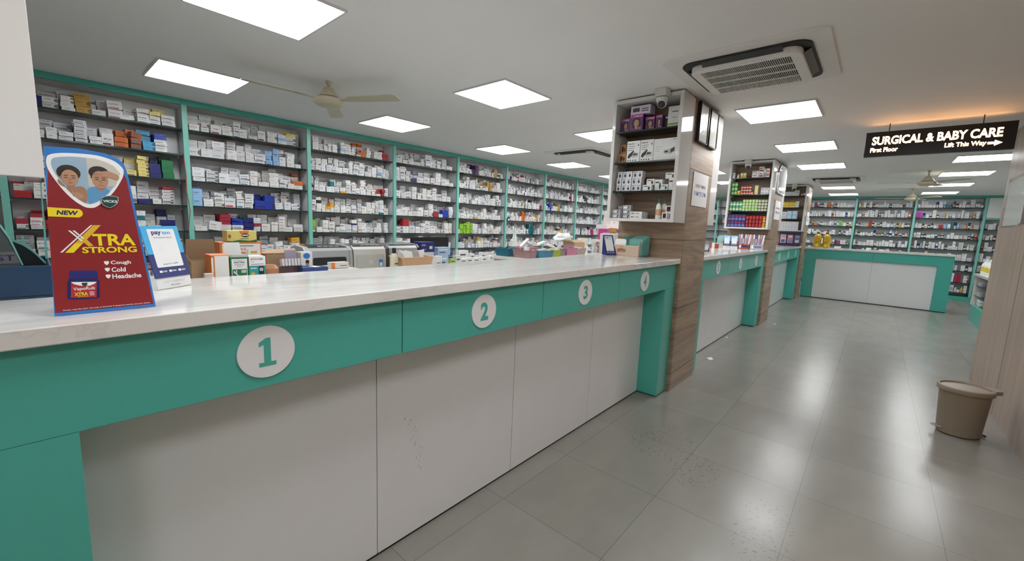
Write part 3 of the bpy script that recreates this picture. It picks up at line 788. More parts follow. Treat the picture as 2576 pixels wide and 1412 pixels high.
# ---- choose the 300 that show largest as things of their own; the rest is one mass
front_top = {}
for b in cartons:
    if b['row'] == 0 and b['unit'] < 100:
        for q in range(int((b['x']-b['w']/2)/.02), int((b['x']+b['w']/2)/.02)+1):
            kk = (b['unit'], b['shelf'], q); front_top[kk] = max(front_top.get(kk, 0), b['z']+b['h'])
def shows(b):
    px, py, dz = proj((b['x'], b['y']-b['d']/2, b['z']+b['h']*.6))
    if dz < 0 or not (30 < px < 2540 and 10 < py < 1400) or b['unit'] >= 100 or b['unit'] > 4: return 0
    if px < 112 and py < 452: return 0                        # behind the hung cabinet
    if 95 < px < 400 and py > 365+max(0, (px-290)*.12) and px < 330+(py-400)*.19: return 0   # behind the display board
    if px < 110 and py > 570: return 0
    if 350 < px < 480 and py > 560: return 0
    if py > 600: return 0
    if b['row'] == 1:
        qs = range(int((b['x']-b['w']/2)/.02), int((b['x']+b['w']/2)/.02)+1)
        hid = max(front_top.get((b['unit'], b['shelf'], q), 0) for q in qs)
        if b['z']+b['h']*.4 < hid: return 0
    return b['w']*b['h']/(dz*dz)
order = sorted(cartons, key=lambda b: -shows(b))
solo = [b for b in order[:300] if shows(b) > 0]
ids = set(id(b) for b in solo)
for b in solo:
    off = (b['x'], b['y'], b['z'])
    me = carton_mesh('medicine_box', [b], off)
    o = bpy.data.objects.new('medicine_box', me); o.location = off; COL.objects.link(o)
    rowname = 'front' if b['row'] == 0 else 'back'
    lev = 'lowest' if b['level'] == 0 else ORD[b['level']]+' up'
    tag(o, f"{b['cname']} medicine box, {lev} in {ORD[b['stack']]} {rowname} stack, {ORD[b['shelf']]} shelf, {ORD[b['unit']-1]} unit", 'medicine box', 'medicine boxes on the long wall')
rest = [b for b in cartons if id(b) not in ids]
me = carton_mesh('medicine_boxes', rest, (0, 0, 0))
o = bpy.data.objects.new('medicine_boxes', me); COL.objects.link(o)
tag(o, 'the mass of further white medicine boxes packed on the wall shelves', 'medicine boxes'); o['kind'] = 'stuff'

# ================================================================ small packs: jars, bottles, tubes, boxes
PLAIN = {}
def cm(col, rough=.35):
    k = tuple(round(c, 3) for c in col)
    if k not in PLAIN: PLAIN[k] = pm(f'pack_{len(PLAIN)}', col, rough, vary=.06)
    return PLAIN[k]
def pack(kind, x, y, z, w, h, cols, label, cat, group, face=(-1, 0), d=None, sides=14):
    """one retail pack standing at x, y, z; cols: body, cap, label"""
    body, cap, lab = [cm(c) for c in cols]; m = MB(); r = w/2
    if kind == 'jar':
        m.lathe([(r*.9, 0), (r, h*.06), (r, h*.18), (r, h*.62), (r*.94, h*.7), (r*.98, h*.71), (r*.98, h*.96), (r*.9, h)], (x, y, z), [body, body, lab, body, cap, cap, cap], sides)
    elif kind == 'bottle':
        m.lathe([(r*.92, 0), (r, h*.05), (r, h*.16), (r, h*.52), (r, h*.62), (r*.45, h*.76), (r*.42, h*.8), (r*.5, h*.805), (r*.5, h*.98), (r*.42, h)], (x, y, z), [body, body, lab, body, body, body, cap, cap, cap], sides)
    elif kind == 'lotion':
        m.lathe([(r*.8, 0), (r, h*.05), (r, h*.2), (r*.98, h*.5), (r*.85, h*.7), (r*.4, h*.8), (r*.4, h*.86), (r*.25, h*.865), (r*.25, h)], (x, y, z), [body, body, lab, body, body, cap, cap, cap], sides, sx=.75 if face[0] else 1, sy=1 if face[0] else .75)
    elif kind == 'tube':
        m.lathe([(r*.7, 0), (r*.72, h*.16), (r*.75, h*.17), (r*.95, h*.5), (r, h*.99), (r, h)], (x, y, z), [cap, cap, body, lab, body], sides, sx=.55 if face[0] else 1, sy=1 if face[0] else .55)
    else:
        d = d or w*.6
        if face[0]: a = (x, x+d, y-w/2, y+w/2)
        else: a = (x-w/2, x+w/2, y, y+d)
        m.box(*a, z, z+h, body); e = .0006
        fr = ((a[0], a[3], z), (0, -1, 0), (0, 0, 1)) if face[0] else ((a[0], a[2], z), (1, 0, 0), (0, 0, 1))
        m.prism([(w*.08, h*.12), (w*.92, h*.12), (w*.92, h*.45), (w*.08, h*.45)], fr, -.0001, e, lab)
        m.prism([(w*.1, h*.6), (w*.75, h*.6), (w*.75, h*.78), (w*.1, h*.78)], fr, -.0001, e, cap)
    nm = {'jar': 'jar', 'bottle': 'medicine_bottle', 'lotion': 'lotion_bottle', 'tube': 'cream_tube', 'box': 'product_box'}[kind]
    o = m.build(nm, smooth=False if kind == 'box' else 'auto')
    return tag(o, label, cat, group)
WHT, DARK = (.8, .8, .8), (.03, .025, .025)
UN = ['left far unit', 'middle far unit', 'right far unit', 'narrow far unit']
for (k, si, y, z, room, j) in FARB:
    r = rng.random()
    if si in (2, 3) and k == 1: kd = 'bottle' if si == 2 else rng.choice(['jar', 'jar', 'lotion', 'tube'])
    elif si == 1: kd = rng.choice(['lotion', 'tube', 'jar'])
    else: kd = rng.choice(['bottle', 'bottle', 'lotion', 'jar', 'tube'])
    h = min(room*.9, {'bottle': rng.uniform(.1, .15), 'lotion': rng.uniform(.12, .19), 'jar': rng.uniform(.07, .1), 'tube': rng.uniform(.12, .17)}[kd])
    if kd in ('bottle', 'jar') and rng.random() < .6: cols, cn = (DARK, rng.choice([(.02, .02, .02), WHT, (.3, .04, .03)]), (.7, .68, .62)), 'dark'
    else:
        cn, c = rng.choice([('white', WHT), ('white', (.75, .77, .8)), ('orange', ACC['orange']), ('amber', ACC['amber']), ('pale green', (.5, .6, .4)), ('blue', (.2, .35, .6)), ('cream', (.75, .7, .6))])
        cols = (c, rng.choice([WHT, (.05, .05, .06), c]), rng.choice([WHT, ACC['navy'], (.4, .45, .3)]))
    word = {'bottle': 'bottle', 'lotion': 'lotion bottle', 'jar': 'jar', 'tube': 'tube'}[kd]
    pack(kd, XF+.1, y-.028, z+.0015, .053 if kd != 'tube' else .05, h, cols, f'{cn} {word} at place {j+1} from the left, {ORD[si]} shelf, {UN[k]}', word, f'{word}s on the far wall')

# ---- packs in the pillar cabinets
def row(specs, y_start, z, x, cabname, shelfname):
    y = y_start; n = 0
    for (kd, w, h, cols, nm, cnt, layers) in specs:
        if kd == 'gap': y -= w; continue
        for c in range(cnt):
            for L in range(layers):
                n += 1
                lv = '' if layers == 1 else (', lower layer' if L == 0 else ', upper layer' if L == 1 else ', third layer' if L == 2 else ', fourth layer' if L == 3 else ', fifth layer')
                word = {'jar': 'jar', 'bottle': 'bottle', 'lotion': 'lotion bottle', 'tube': 'tube', 'box': 'box'}[kd]
                o = pack(kd, x if kd == 'box' else x+w/2, y-w/2, z+.0012+L*(h+.0006), w*.97, h, cols, f'{nm}, {ORD[c]} from left{lv}, {shelfname}, {cabname}', word, f'{nm.split(" ")[0]} {word} row in the {cabname}', d=w*.8)
            y -= w+.002
GRN, GRN2, REDC, NVY, YLW = (.05, .32, .09), (.12, .4, .2), (.5, .02, .03), (.03, .03, .16), (.8, .55, .03)
cb, xx = 'second pillar cabinet', 7.515
row([('box', .036, .085, (WHT, (.2, .3, .2), WHT), 'small white and green pack', 1, 1), ('gap', .03, 0, 0, '', 0, 0), ('box', .03, .06, ((.7, .5, .5), REDC, WHT), 'small pink pack', 1, 1), ('gap', .015, 0, 0, '', 0, 0), ('box', .04, .08, ((.7, .55, .1), WHT, (.5, .35, .05)), 'yellow carton', 2, 1), ('gap', .08, 0, 0, '', 0, 0), ('box', .09, .05, (WHT, (.1, .1, .12), (.6, .6, .6)), 'white flat carton', 1, 2), ('box', .065, .08, (WHT, (.3, .05, .08), (.35, .06, .1)), 'white carton with maroon print', 1, 2), ('box', .035, .13, ((.5, .5, .5), WHT, (.3, .3, .3)), 'grey tall carton', 1, 1), ('box', .04, .13, (WHT, REDC, (.6, .15, .1)), 'white tall carton with red print', 1, 1)], .552, C2Z[0], xx, cb, 'top shelf')
row([('jar', .045, .065, (GRN, GRN, (.4, .6, .2)), 'green pot', 2, 3), ('jar', .045, .06, (YLW, (.85, .7, .1), (.6, .3, .05)), 'yellow jar', 1, 1), ('jar', .036, .045, ((.3, .04, .03), REDC, (.6, .5, .4)), 'red jar', 4, 3), ('box', .03, .04, (ACC['orange'], WHT, WHT), 'orange pack', 1, 1), ('gap', .015, 0, 0, '', 0, 0), ('box', .045, .045, ((.75, .72, .55), (.4, .5, .3), YLW), 'cream carton', 1, 3), ('gap', .04, 0, 0, '', 0, 0), ('box', .05, .05, (WHT, (.1, .1, .1), (.4, .4, .45)), 'white carton', 3, 2)], .552, C2Z[1], xx, cb, 'second shelf')
row([('jar', .045, .075, (GRN, GRN2, (.6, .7, .6)), 'green jar', 4, 2), ('jar', .042, .045, (GRN2, (.6, .7, .1), (.5, .65, .5)), 'green and yellow jar', 5, 4), ('jar', .042, .045, ((.55, .2, .18), GRN2, (.6, .6, .5)), 'pink and green jar', 3, 4)], .552, C2Z[2], xx, cb, 'third shelf')
row([('box', .05, .1, (NVY, (.35, .03, .04), (.16, .18, .42)), 'navy carton with red top', 5, 2), ('jar', .045, .06, (DARK, REDC, (.4, .05, .05)), 'black and red jar', 5, 3), ('jar', .045, .09, (YLW, (.6, .1, .03), (.5, .3, .02)), 'yellow jar with red lid', 2, 2)], .555, 1.5815, xx, cb, 'bottom')
cb, xx = 'third pillar cabinet', 11.485
row([('gap', .15, 0, 0, '', 0, 0), ('box', .06, .045, (WHT, (.3, .35, .4), (.55, .55, .6)), 'white carton', 3, 2), ('box', .045, .12, (WHT, (.2, .2, .25), (.6, .6, .65)), 'tall white carton', 2, 1), ('gap', .03, 0, 0, '', 0, 0), ('jar', .045, .05, (REDC, REDC, WHT), 'red jar', 1, 1), ('bottle', .045, .1, (REDC, (.2, .02, .02), WHT), 'red bottle', 1, 1)], .552, C3Z[0], xx, cb, 'top shelf')
row([('gap', .12, 0, 0, '', 0, 0), ('box', .065, .06, (YLW, (.15, .2, .05), (.7, .6, .2)), 'yellow carton', 4, 2), ('box', .06, .045, (WHT, (.3, .3, .3), (.6, .6, .6)), 'white carton', 1, 3)], .552, C3Z[1], xx, cb, 'second shelf')
row([('gap', .14, 0, 0, '', 0, 0), ('box', .1, .16, ((.7, .71, .72), (.4, .45, .5), (.5, .55, .6)), 'grey-white large carton', 1, 1), ('box', .1, .09, ((.35, .52, .68), WHT, (.5, .65, .8)), 'pale blue carton', 2, 2)], .552, C3Z[2], xx, cb, 'third shelf')
row([('gap', .12, 0, 0, '', 0, 0), ('box', .06, .038, (WHT, (.25, .25, .3), (.6, .6, .65)), 'white stacked carton', 6, 5)], .555, 1.5955, xx, cb, 'bottom')
# ================================================================ nearest pillar cabinet: single products
FRX = lambda x, y, z: ((x, y, z), (0, -1, 0), (0, 0, 1))        # frame of a face looking towards -x
FRY = lambda x, y, z: ((x, y, z), (1, 0, 0), (0, 0, 1))         # frame of a face looking towards -y
def crate(name, x0, x1, y0, y1, z0, z1, mt, label, cat, group=None, prints=None, face='x', rot=0, bevel=.001):
    """a printed carton with its print as a part"""
    if not prints:
        m = MB(); m.box(x0, x1, y0, y1, z0, z1, mt, rot); return tag(m.build(name, bevel=bevel), label, cat, group)
    t = thing(name, label, cat, ((x0+x1)/2, (y0+y1)/2, z0), group)
    m = MB(); m.box(x0, x1, y0, y1, z0, z1, mt, rot); m.build('carton', t, bevel=bevel)
    m = MB(); cx, cy = (x0+x1)/2, (y0+y1)/2; c, s = math.cos(rot), math.sin(rot)
    if face == 'x':
        fr = ((cx+c*(x0-cx)-s*(y1-cy), cy+s*(x0-cx)+c*(y1-cy), z0), (s, -c, 0), (0, 0, 1)); w, h = y1-y0, z1-z0
    else:
        fr = ((cx+c*(x0-cx)-s*(y0-cy), cy+s*(x0-cx)+c*(y0-cy), z0), (c, s, 0), (0, 0, 1)); w, h = x1-x0, z1-z0
    prints(m, fr, w, h); m.build('print', t)
    return t
def P(m, fr, w, h, poly, mt, lift=.0006):
    m.prism([(u*w, v*h) for u, v in poly], fr, -.0002, lift, mt)
R4 = lambda a, b, c, d: [(a, c), (b, c), (b, d), (a, d)]
PINK, PURP = cm((.45, .06, .32)), cm((.10, .03, .13))
def woman(m, fr, w, h, cx=.5, cy=.45, s=1.0):
    P(m, fr, w, h, ell(cx, cy, .34*s, .36*s), HAIR, .0008); P(m, fr, w, h, ell(cx+.02, cy+.02, .19*s, .22*s), SKIN, .0011)
    P(m, fr, w, h, [(cx-.1*s, cy-.34*s), (cx+.14*s, cy-.34*s), (cx+.1*s, cy-.15*s), (cx-.06*s, cy-.15*s)], SKIN, .001)
    for dx in (-.07, .09): P(m, fr, w, h, ell(cx+dx*s, cy+.05*s, .035*s, .014*s, 10), HAIR, .0014)
    P(m, fr, w, h, ell(cx+.02*s, cy-.09*s, .05*s, .02*s, 10), RED, .0014)
def hairbox(m, fr, w, h):
    P(m, fr, w, h, R4(0, 1, .8, 1), PINK); lettering(m, 'Vegetal', fr, w*.3, h*.84, w*.62, h*.1, WPR, h=.001, bold=.01); woman(m, fr, w, h)
    P(m, fr, w, h, ell(.78, .16, .12, .09), PINK, .0015)
zc = C1Z[0]+.0015; G1 = 'products in the nearest pillar cabinet'
for (a, b, h, x, lb) in ((.464, .54, .12, 3.6, 'leftmost on the top shelf'), (.328, .45, .14, 3.575, 'largest, under the blood pressure carton'), (.232, .314, .11, 3.6, 'third from the left on the top shelf'), (.166, .222, .115, 3.6, 'narrow one')):
    crate('hair_colour_box', x, x+.075, a, b, zc, zc+h, PURP, f'black and pink hair colour box, {lb}', 'hair colour box', 'hair colour boxes in the nearest pillar cabinet', hairbox)
crate('device_carton', 3.58, 3.68, .27, .448, zc+.1405, zc+.212, cm((.62, .55, .66)), 'pale lilac device carton lying on top of the hair colour boxes', 'carton', None, lambda m, fr, w, h: (P(m, fr, w, h, R4(.1, .45, .3, .75), DGREY), P(m, fr, w, h, R4(.55, .9, .3, .4), DGREY), P(m, fr, w, h, R4(.55, .9, .55, .65), DGREY)))
crate('dark_carton', 3.64, 3.72, .118, .164, zc, zc+.15, cm((.04, .035, .04)), 'dark narrow carton behind the white and green carton', 'carton', None, lambda m, fr, w, h: P(m, fr, w, h, R4(.15, .85, .6, .68), WPR))
crate('white_green_carton', 3.59, 3.68, .004, .115, zc, zc+.168, cm((.66, .68, .64)), 'tall white carton with a green band, right end of top shelf', 'carton', None, lambda m, fr, w, h: (P(m, fr, w, h, R4(0, 1, .1, .2), cm((.3, .42, .1))), P(m, fr, w, h, R4(.3, .75, .72, .76), DGREY), P(m, fr, w, h, R4(.3, .7, .45, .47), DGREY)))
zc = C1Z[1]+.0015
for x, a, b, z0, h, lb in ((3.63, .494, .55, zc+.0855, .085, 'upper'), (3.6, .478, .552, zc, .084, 'lower')):
    crate('orange_black_pack', x, x+.06, a, b, z0, z0+h, cm((.55, .26, .08)), f'{lb} orange and black pack left of the white device cartons', 'pack', 'orange and black packs', lambda m, fr, w, h: (P(m, fr, w, h, ell(.4, .5, .18, .32), BLACK), P(m, fr, w, h, ell(.75, .45, .12, .25), BLACK)))
def beurer(m, fr, w, h):
    lettering(m, 'beurer', fr, w*.08, h*.84, w*.5, h*.075, BLACK, h=.001, bold=.02)
    for k in range(3): P(m, fr, w, h, R4(.08, .62-.06*k, .74-.09*k, .76-.09*k), DGREY)
    P(m, fr, w, h, [(.08, .22), (.14, .36), (.52, .56), (.58, .48), (.5, .34), (.2, .18)], BLACK, .0008); P(m, fr, w, h, [(.45, .2), (.9, .24), (.92, .42), (.5, .46)], SILVER, .001); P(m, fr, w, h, [(.52, .3), (.84, .33), (.84, .4), (.55, .42)], DGREY, .0012)
    P(m, fr, w, h, R4(.84, .9, .74, .84), DGREY)
    for k in range(4): P(m, fr, w, h, ell(.14+.19*k, .08, .05, .035, 12), DGREY)
crate('monitor_carton', 3.575, 3.68, .336, .458, zc, zc+.182, PWHITE, 'white blood pressure monitor carton, left of the matching pair', 'carton', 'white monitor cartons', beurer)
crate('monitor_carton', 3.575, 3.68, .214, .331, zc, zc+.182, PWHITE, 'white blood pressure monitor carton, right of the matching pair', 'carton', 'white monitor cartons', beurer)
def neb(m, fr, w, h):
    for k in range(3): P(m, fr, w, h, R4(.06, .36-.05*k, .62-.1*k, .64-.1*k), SILVER)
    P(m, fr, w, h, [(.42, .3), (.7, .26), (.86, .36), (.86, .58), (.68, .5), (.42, .46)], SILVER, .0008); P(m, fr, w, h, [(.7, .3), (.86, .4), (.86, .58), (.7, .48)], DGREY, .001); P(m, fr, w, h, R4(.46, .6, .34, .42), DGREY, .001)
    lettering(m, 'omron', fr, w*.76, h*.9, w*.16, h*.05, DGREY, h=.001)
crate('nebuliser_carton', 3.575, 3.7, .0, .21, zc, zc+.178, PWHITE, 'widest white carton with a grey device, right end of second shelf', 'carton', None, neb)
zc = C1Z[2]+.0015
for L in range(3):
    n = 5
    for k in range(n):
        a = .538-.048*k; x = 3.575+(.015 if L == 2 else 0)+.006*(k % 2)
        crate('silver_device_box', x, x+.07, a-.045, a, zc+L*.0585, zc+L*.0585+.058, cm((.62, .63, .66) if k % 2 else (.72, .73, .75)), f'silver device box, {ORD[k]} from left in {["bottom", "middle", "top"][L]} layer, third shelf, nearest cabinet', 'device box', 'silver device boxes stacked in the nearest cabinet', lambda m, fr, w, h: (P(m, fr, w, h, ell(.5, .38, .22, .24), DGREY), P(m, fr, w, h, R4(.2, .8, .75, .82), DGREY)))
def devp(m, fr, w, h): P(m, fr, w, h, R4(.1, .6, .68, .8), DGREY); P(m, fr, w, h, ell(.72, .42, .12, .3), DGREY)
for nm, x, a, b, z0, h, lb in (('meter', 3.575, .203, .283, 0, .05, 'front, left of the low group'), ('meter', 3.6, .19, .262, .0505, .052, 'upper, on the left of the low group'), ('meter', 3.6, .12, .186, 0, .095, 'with a round device, mid group'), ('meter', 3.575, .06, .118, 0, .05, 'front, second from right'), ('meter', 3.58, -.0, .056, 0, .1, 'tallest at the right end'), ('meter', 3.62, .012, .105, .1015, .05, 'topmost, on the right of the group')):
    crate('meter_box', x, x+.07, a, b, zc+z0, zc+z0+h, PWHITE, f'small white meter box on the third shelf, {lb}', 'meter box', 'white meter boxes in the nearest cabinet', devp)
zc = 1.5815
k = 0
for x, a, z0, lb in ((3.56, .57-.018, 0, 'front lower left'), (3.56, .552, .0405, 'front upper left'), (3.6, .47, 0, 'lower right'), (3.6, .47, .0405, 'middle right'), (3.6, .47, .081, 'upper right'), (3.65, .545, .081, 'upper back')):
    crate('chrome_pack', x, x+.04 if x < 3.64 else x+.06, a-.078, a, zc+z0, zc+z0+.04, cm((.4, .4, .43)), f'silver grey small pack in the cabinet bottom, {lb} of the stack', 'pack', 'silver grey packs', lambda m, fr, w, h: (P(m, fr, w, h, R4(.08, .55, .25, .7), WPR), P(m, fr, w, h, [(.62, .1), (.7, .1), (.82, .9), (.74, .9)], BLACK)))
for q in range(2):
    crate('pulse_meter_carton', 3.57, 3.7, .268, .378, zc+q*.0315, zc+q*.0315+.031, PWHITE, f'flat white Dr. Odin carton, {["lower", "upper"][q]} of the two in cabinet bottom', 'carton', 'flat white cartons', lambda m, fr, w, h: (lettering(m, 'Dr. Odin', fr, w*.26, h*.28, w*.5, h*.42, BLACK, h=.001), P(m, fr, w, h, [(.12, .3), (.22, .3), (.2, .7), (.12, .7)], BLACK)))
for yy, lb in ((.133, 'left'), (.098, 'right')):
    pack('lotion', 3.6+(.04 if lb == 'right' else 0), yy, zc, .048, .17, ((.78, .76, .7), (.02, .22, .16), (.6, .35, .2)), f'white lotion bottle with green cap, {lb} of two in the nearest cabinet', 'lotion bottle', 'white lotion bottles with green caps')
def redp(m, fr, w, h): P(m, fr, w, h, R4(.2, .8, .15, .85), BLACK); P(m, fr, w, h, R4(.25, .75, .2, .35), RED, .001)
for x, a, b, z0, lb in ((3.575, .045, .09, 0, 'front left'), (3.6, .002, .042, 0, 'right'), (3.6, .018, .072, .0585, 'upper')):
    crate('red_black_pack', x, x+.05, a, b, zc+z0, zc+z0+.058, PWHITE, f'white pack with black and red window, {lb} of three beside the lotion', 'pack', 'white packs with red window', redp)

# ================================================================ pillar notices and plaques
FILM = pm('crinkled_film', (.74, .73, .68), .18, metal=.2, bump=.35, scale=16)
for (a, b, lb) in ((3.868, 4.112, 'left'), (4.152, 4.39, 'right')):
    t = thing('framed_certificate', f'black framed certificate wrapped in shiny film high on the pillar, {lb} of two', 'framed certificate', ((a+b)/2, -.045, 2.27), 'film wrapped certificates')
    m = MB()
    for q in ((a, b, 2.268, 2.28), (a, b, 2.59, 2.602), (a, a+.012, 2.28, 2.59), (b-.012, b, 2.28, 2.59)): m.box(q[0], q[1], -.062, -.0312, q[2], q[3], BLACK)
    m.build('frame', t)
    m = MB(); m.box(a+.0125, b-.0125, -.055, -.032, 2.2805, 2.5895, FILM); m.build('certificate', t)
def notice(x0, x1, z0, z1, y, label):
    t = thing('opening_hours_notice', label, 'notice', ((x0+x1)/2, y, z0), 'opening hours notices')
    m = MB(); m.box(x0, x1, y-.004, y, z0, z1, PAPER); m.build('sheet', t)
    fr = FRY(x0, y-.004, z0); w, h = x1-x0, z1-z0; m = MB()
    lettering(m, 'SUNDAY TIMINGS', fr, w*.16, h*.56, w*.68, h*.1, RED, bold=.01); m.build('heading', t, label='red words SUNDAY TIMINGS')
    m = MB(); lettering(m, '9 AM TO 2 PM', fr, w*.12, h*.31, w*.76, h*.14, cm(srgb(40, 90, 170)), bold=.02); m.build('hours_line', t, label='blue words 9 AM TO 2 PM')
notice(3.912, 4.338, 1.719, 2.018, -.0312, 'white Sunday opening hours notice on the nearest oak pillar')
notice(7.87, 8.33, 1.727, 2.03, -.0312, 'white Sunday opening hours notice on the second oak pillar')
notice(11.8, 12.25, 1.73, 2.03, -.0312, 'white Sunday opening hours notice on the third oak pillar')
t = thing('framed_plaque', 'tall glossy white plaque with round top on the second pillar', 'plaque', (8.16, -.045, 2.137))
fr = FRY(7.81, -.031, 2.137); m = MB(); m.prism([(0, .03), (.03, 0), (.66, 0), (.69, .03)]+ell(.53, .32, .16, .13, 8, 0, 0, math.pi/2)+ell(.16, .32, .16, .13, 8, 0, math.pi/2, math.pi), fr, 0, .02, CHROME); m.build('frame', t)
m = MB(); m.prism([(.03, .04), (.66, .04)]+ell(.52, .31, .14, .11, 8, 0, 0, math.pi/2)+ell(.17, .31, .14, .11, 8, 0, math.pi/2, math.pi), fr, .0205, .024, pm('plaque_gloss', (.6, .62, .62), .06)); m.build('face', t)

# acrylic notice board and wooden plaque on the right wall
t = thing('acrylic_notice_board', 'clear acrylic board with paper sheets on the right wood wall', 'notice board', (6.08, -2.25, 1.64))
m = MB(); m.box(5.72, 6.44, -2.2605, -2.2585, 1.66, 2.1, pm('notice_sheet', (.74, .73, .7), .5, vary=.12, scale=18)); m.build('paper_sheet', t)
m = MB(); m.box(5.7, 6.46, -2.25, -2.246, 1.64, 2.125, glassy('acrylic', (.95, .96, .96), .02, .05, 1.12, .12)); m.build('acrylic_sheet', t)
m = MB()
for x in (5.73, 6.43):
    for z in (1.665, 2.1): m.lathe([(.011, 0), (.011, .014), (.009, .016)], (x, -2.2615, z), CHROME, 12, axis=(0, 1, 0))
m.build('standoff', t)
m = MB(); m.box(5.2, 5.6, -2.261, -2.235, 1.66, 2.12, cm((.09, .03, .025))); tag(m.build('wooden_plaque', bevel=.003), 'dark red wooden plaque right of the acrylic notice board', 'plaque')

# ================================================================ pedal bin
BEIGE = pm('bin_beige_plastic', (.27, .215, .155), .38, vary=.03)
bx_, by_ = 4.66, -1.98
def bin_angle(): return math.radians(-62)
t = thing('pedal_bin', 'beige plastic pedal bin standing by the right wood wall', 'bin', (bx_, by_, 0))
A = bin_angle(); ca, sa = math.cos(A), math.sin(A)
m = MB(); m.lathe([(.112, .004), (.12, .012), (.138, .335), (.141, .345)], (bx_, by_, 0), BEIGE, 40, sx=1.08, sy=.95, rot=A); m.build('bucket', t, smooth='auto')
m = MB(); m.lathe([(.15, .3455), (.153, .35), (.153, .372), (.149, .38), (.138, .383), (.132, .372), (.05, .374), (.01, .3745)], (bx_, by_, 0), BEIGE, 40, sx=1.08, sy=.95, rot=A)
hx, hy = bx_+ca*.172, by_+sa*.172
m.prism([(.135, -.06), (.2, -.045), (.215, -.02), (.215, .02), (.2, .045), (.135, .06)], ((bx_, by_, .352), (ca, sa, 0), (-sa, ca, 0)), 0, .028, BEIGE); m.build('lid', t, smooth='auto')
m = MB(); m.tube([(bx_+ca*.158, by_+sa*.158, .348), (bx_+ca*.15, by_+sa*.15, .06), (bx_+ca*.142, by_+sa*.142, .025)], .006, SILVER); m.build('lift_rod', t, smooth='auto', label='grey metal lift rod')
m = MB(); m.tube([(bx_+ca*.155-sa*.03, by_+sa*.155+ca*.03, .012), (bx_+ca*.155+sa*.03, by_+sa*.155-ca*.03, .012)], .008, BLACK); m.build('hinge_foot', t)
px_, py_ = bx_-ca*.128, by_-sa*.128
m = MB(); m.tube([(px_-sa*.025, py_+ca*.025, .045), (px_-ca*.04-sa*.02, py_-sa*.04+ca*.02, .052), (px_-ca*.052, py_-sa*.052, .055), (px_-ca*.04+sa*.02, py_-sa*.04-ca*.02, .052), (px_+sa*.025, py_-ca*.025, .045)], .006, SILVER); m.build('pedal', t, smooth='auto')
m = MB(); q = A+math.radians(150); m.prism([(-.008, 0), (.008, 0), (.008, .05), (-.008, .05)], ((bx_+math.cos(q)*.1375, by_+math.sin(q)*.132, .25), (-math.sin(q), math.cos(q), 0), (0, 0, 1)), 0, .0015, YEL); m.build('price_sticker', t)
# paper scraps on the floor
for k, (x, y, s, lb) in enumerate(((5.17, .0, .07, 'white torn paper scrap on the floor beside the second counter'), (6.43, .13, .025, 'tiny paper scrap on the floor under counter number 6'), (8.05, -.2, .03, 'tiny paper scrap on the floor before the second pillar'))):
    m = MB(); m.add([(x-s, y-.3*s, .0015), (x+.2*s, y-.6*s, .001), (x+s, y+.1*s, .004), (x+.3*s, y+.5*s, .001), (x-.5*s, y+.4*s, .006), (x, y, .01)], [(0, 1, 5), (1, 2, 5), (2, 3, 5), (3, 4, 5), (4, 0, 5)], PAPER)
    tag(m.build('paper_scrap'), lb, 'paper scrap', 'paper scraps on the floor')
# ================================================================ display board at the near end of the counter
K = .001
VO = Vector((.020, .084, ZT+.0015)); VU = Vector((.99961, .02799, 0)); _B = Vector((-VU.y, VU.x, 0)); VV = Vector((0, 0, math.cos(math.radians(11))))+_B*math.sin(math.radians(11))
vfr = (VO, VU, VV)
mm = lambda pts: [(x*K, y*K) for x, y in pts]
def smooth(pts, n=2):
    """corner cutting, for the rounded printed outlines"""
    for _ in range(n):
        pts = [q for a, b in zip(pts, pts[1:]+pts[:1]) for q in ((a[0]*.75+b[0]*.25, a[1]*.75+b[1]*.25), (a[0]*.25+b[0]*.75, a[1]*.25+b[1]*.75))]
    return pts
t = thing('counter_display_stand', 'red display board with two faces and a blue jar standing on the near worktop', 'display stand', (.11, .13, ZT))
m = MB(); m.prism(mm([(.7, 0), (182.5, 0), (166.7, 226.6), (159.4, 335.8), (155, 366), (150, 379), (142, 386.1), (120.4, 396.7), (77.8, 401.7), (16.8, 398.2)]), vfr, -.006, 0, BLUE); board = m.build('board', t)
m = MB(); m.prism(mm([(2.5, 7), (178, 7), (162, 226), (154.5, 335), (149, 352), (19, 345), (9, 240)]), vfr, .0001, .0006, RED); m.build('red_field', board)
m = MB(); m.prism(mm(smooth([(17.1, 368.2), (22.7, 380.1), (49.4, 387.4), (100.4, 390.2), (125, 384), (138.6, 376.9), (151.3, 361.2), (150, 347), (146.3, 334.4), (129.4, 301.5), (112.6, 279.7), (99.1, 265.2), (90, 257.5), (84, 256), (76, 256), (70.2, 258.6), (57.4, 269.3), (41.3, 290.9), (26.4, 321.6), (16.9, 347.5)])), vfr, .0007, .0012, WPR); m.build('picture_border', board)
m = MB()
IN = [(24.8, 366.1), (30.7, 373.3), (57.7, 379.9), (99.5, 380), (118, 374.5), (132.6, 365.8), (143.7, 348), (133.5, 319.2), (116.2, 293.6), (100, 275.4), (84.9, 266.1), (78, 265.5), (71, 268.5), (58.3, 280.8), (44.4, 300.9), (31.3, 328.6), (24.5, 350.1)]
m.prism(mm(smooth(IN)), vfr, .0013, .0015, PHB)
m.prism(mm([(84.3, 380), (99.5, 380), (118, 374.5), (132.6, 365.8), (143.7, 348), (133.5, 319.2), (131, 314), (83, 309)]), vfr, .0013, .0017, PHC)
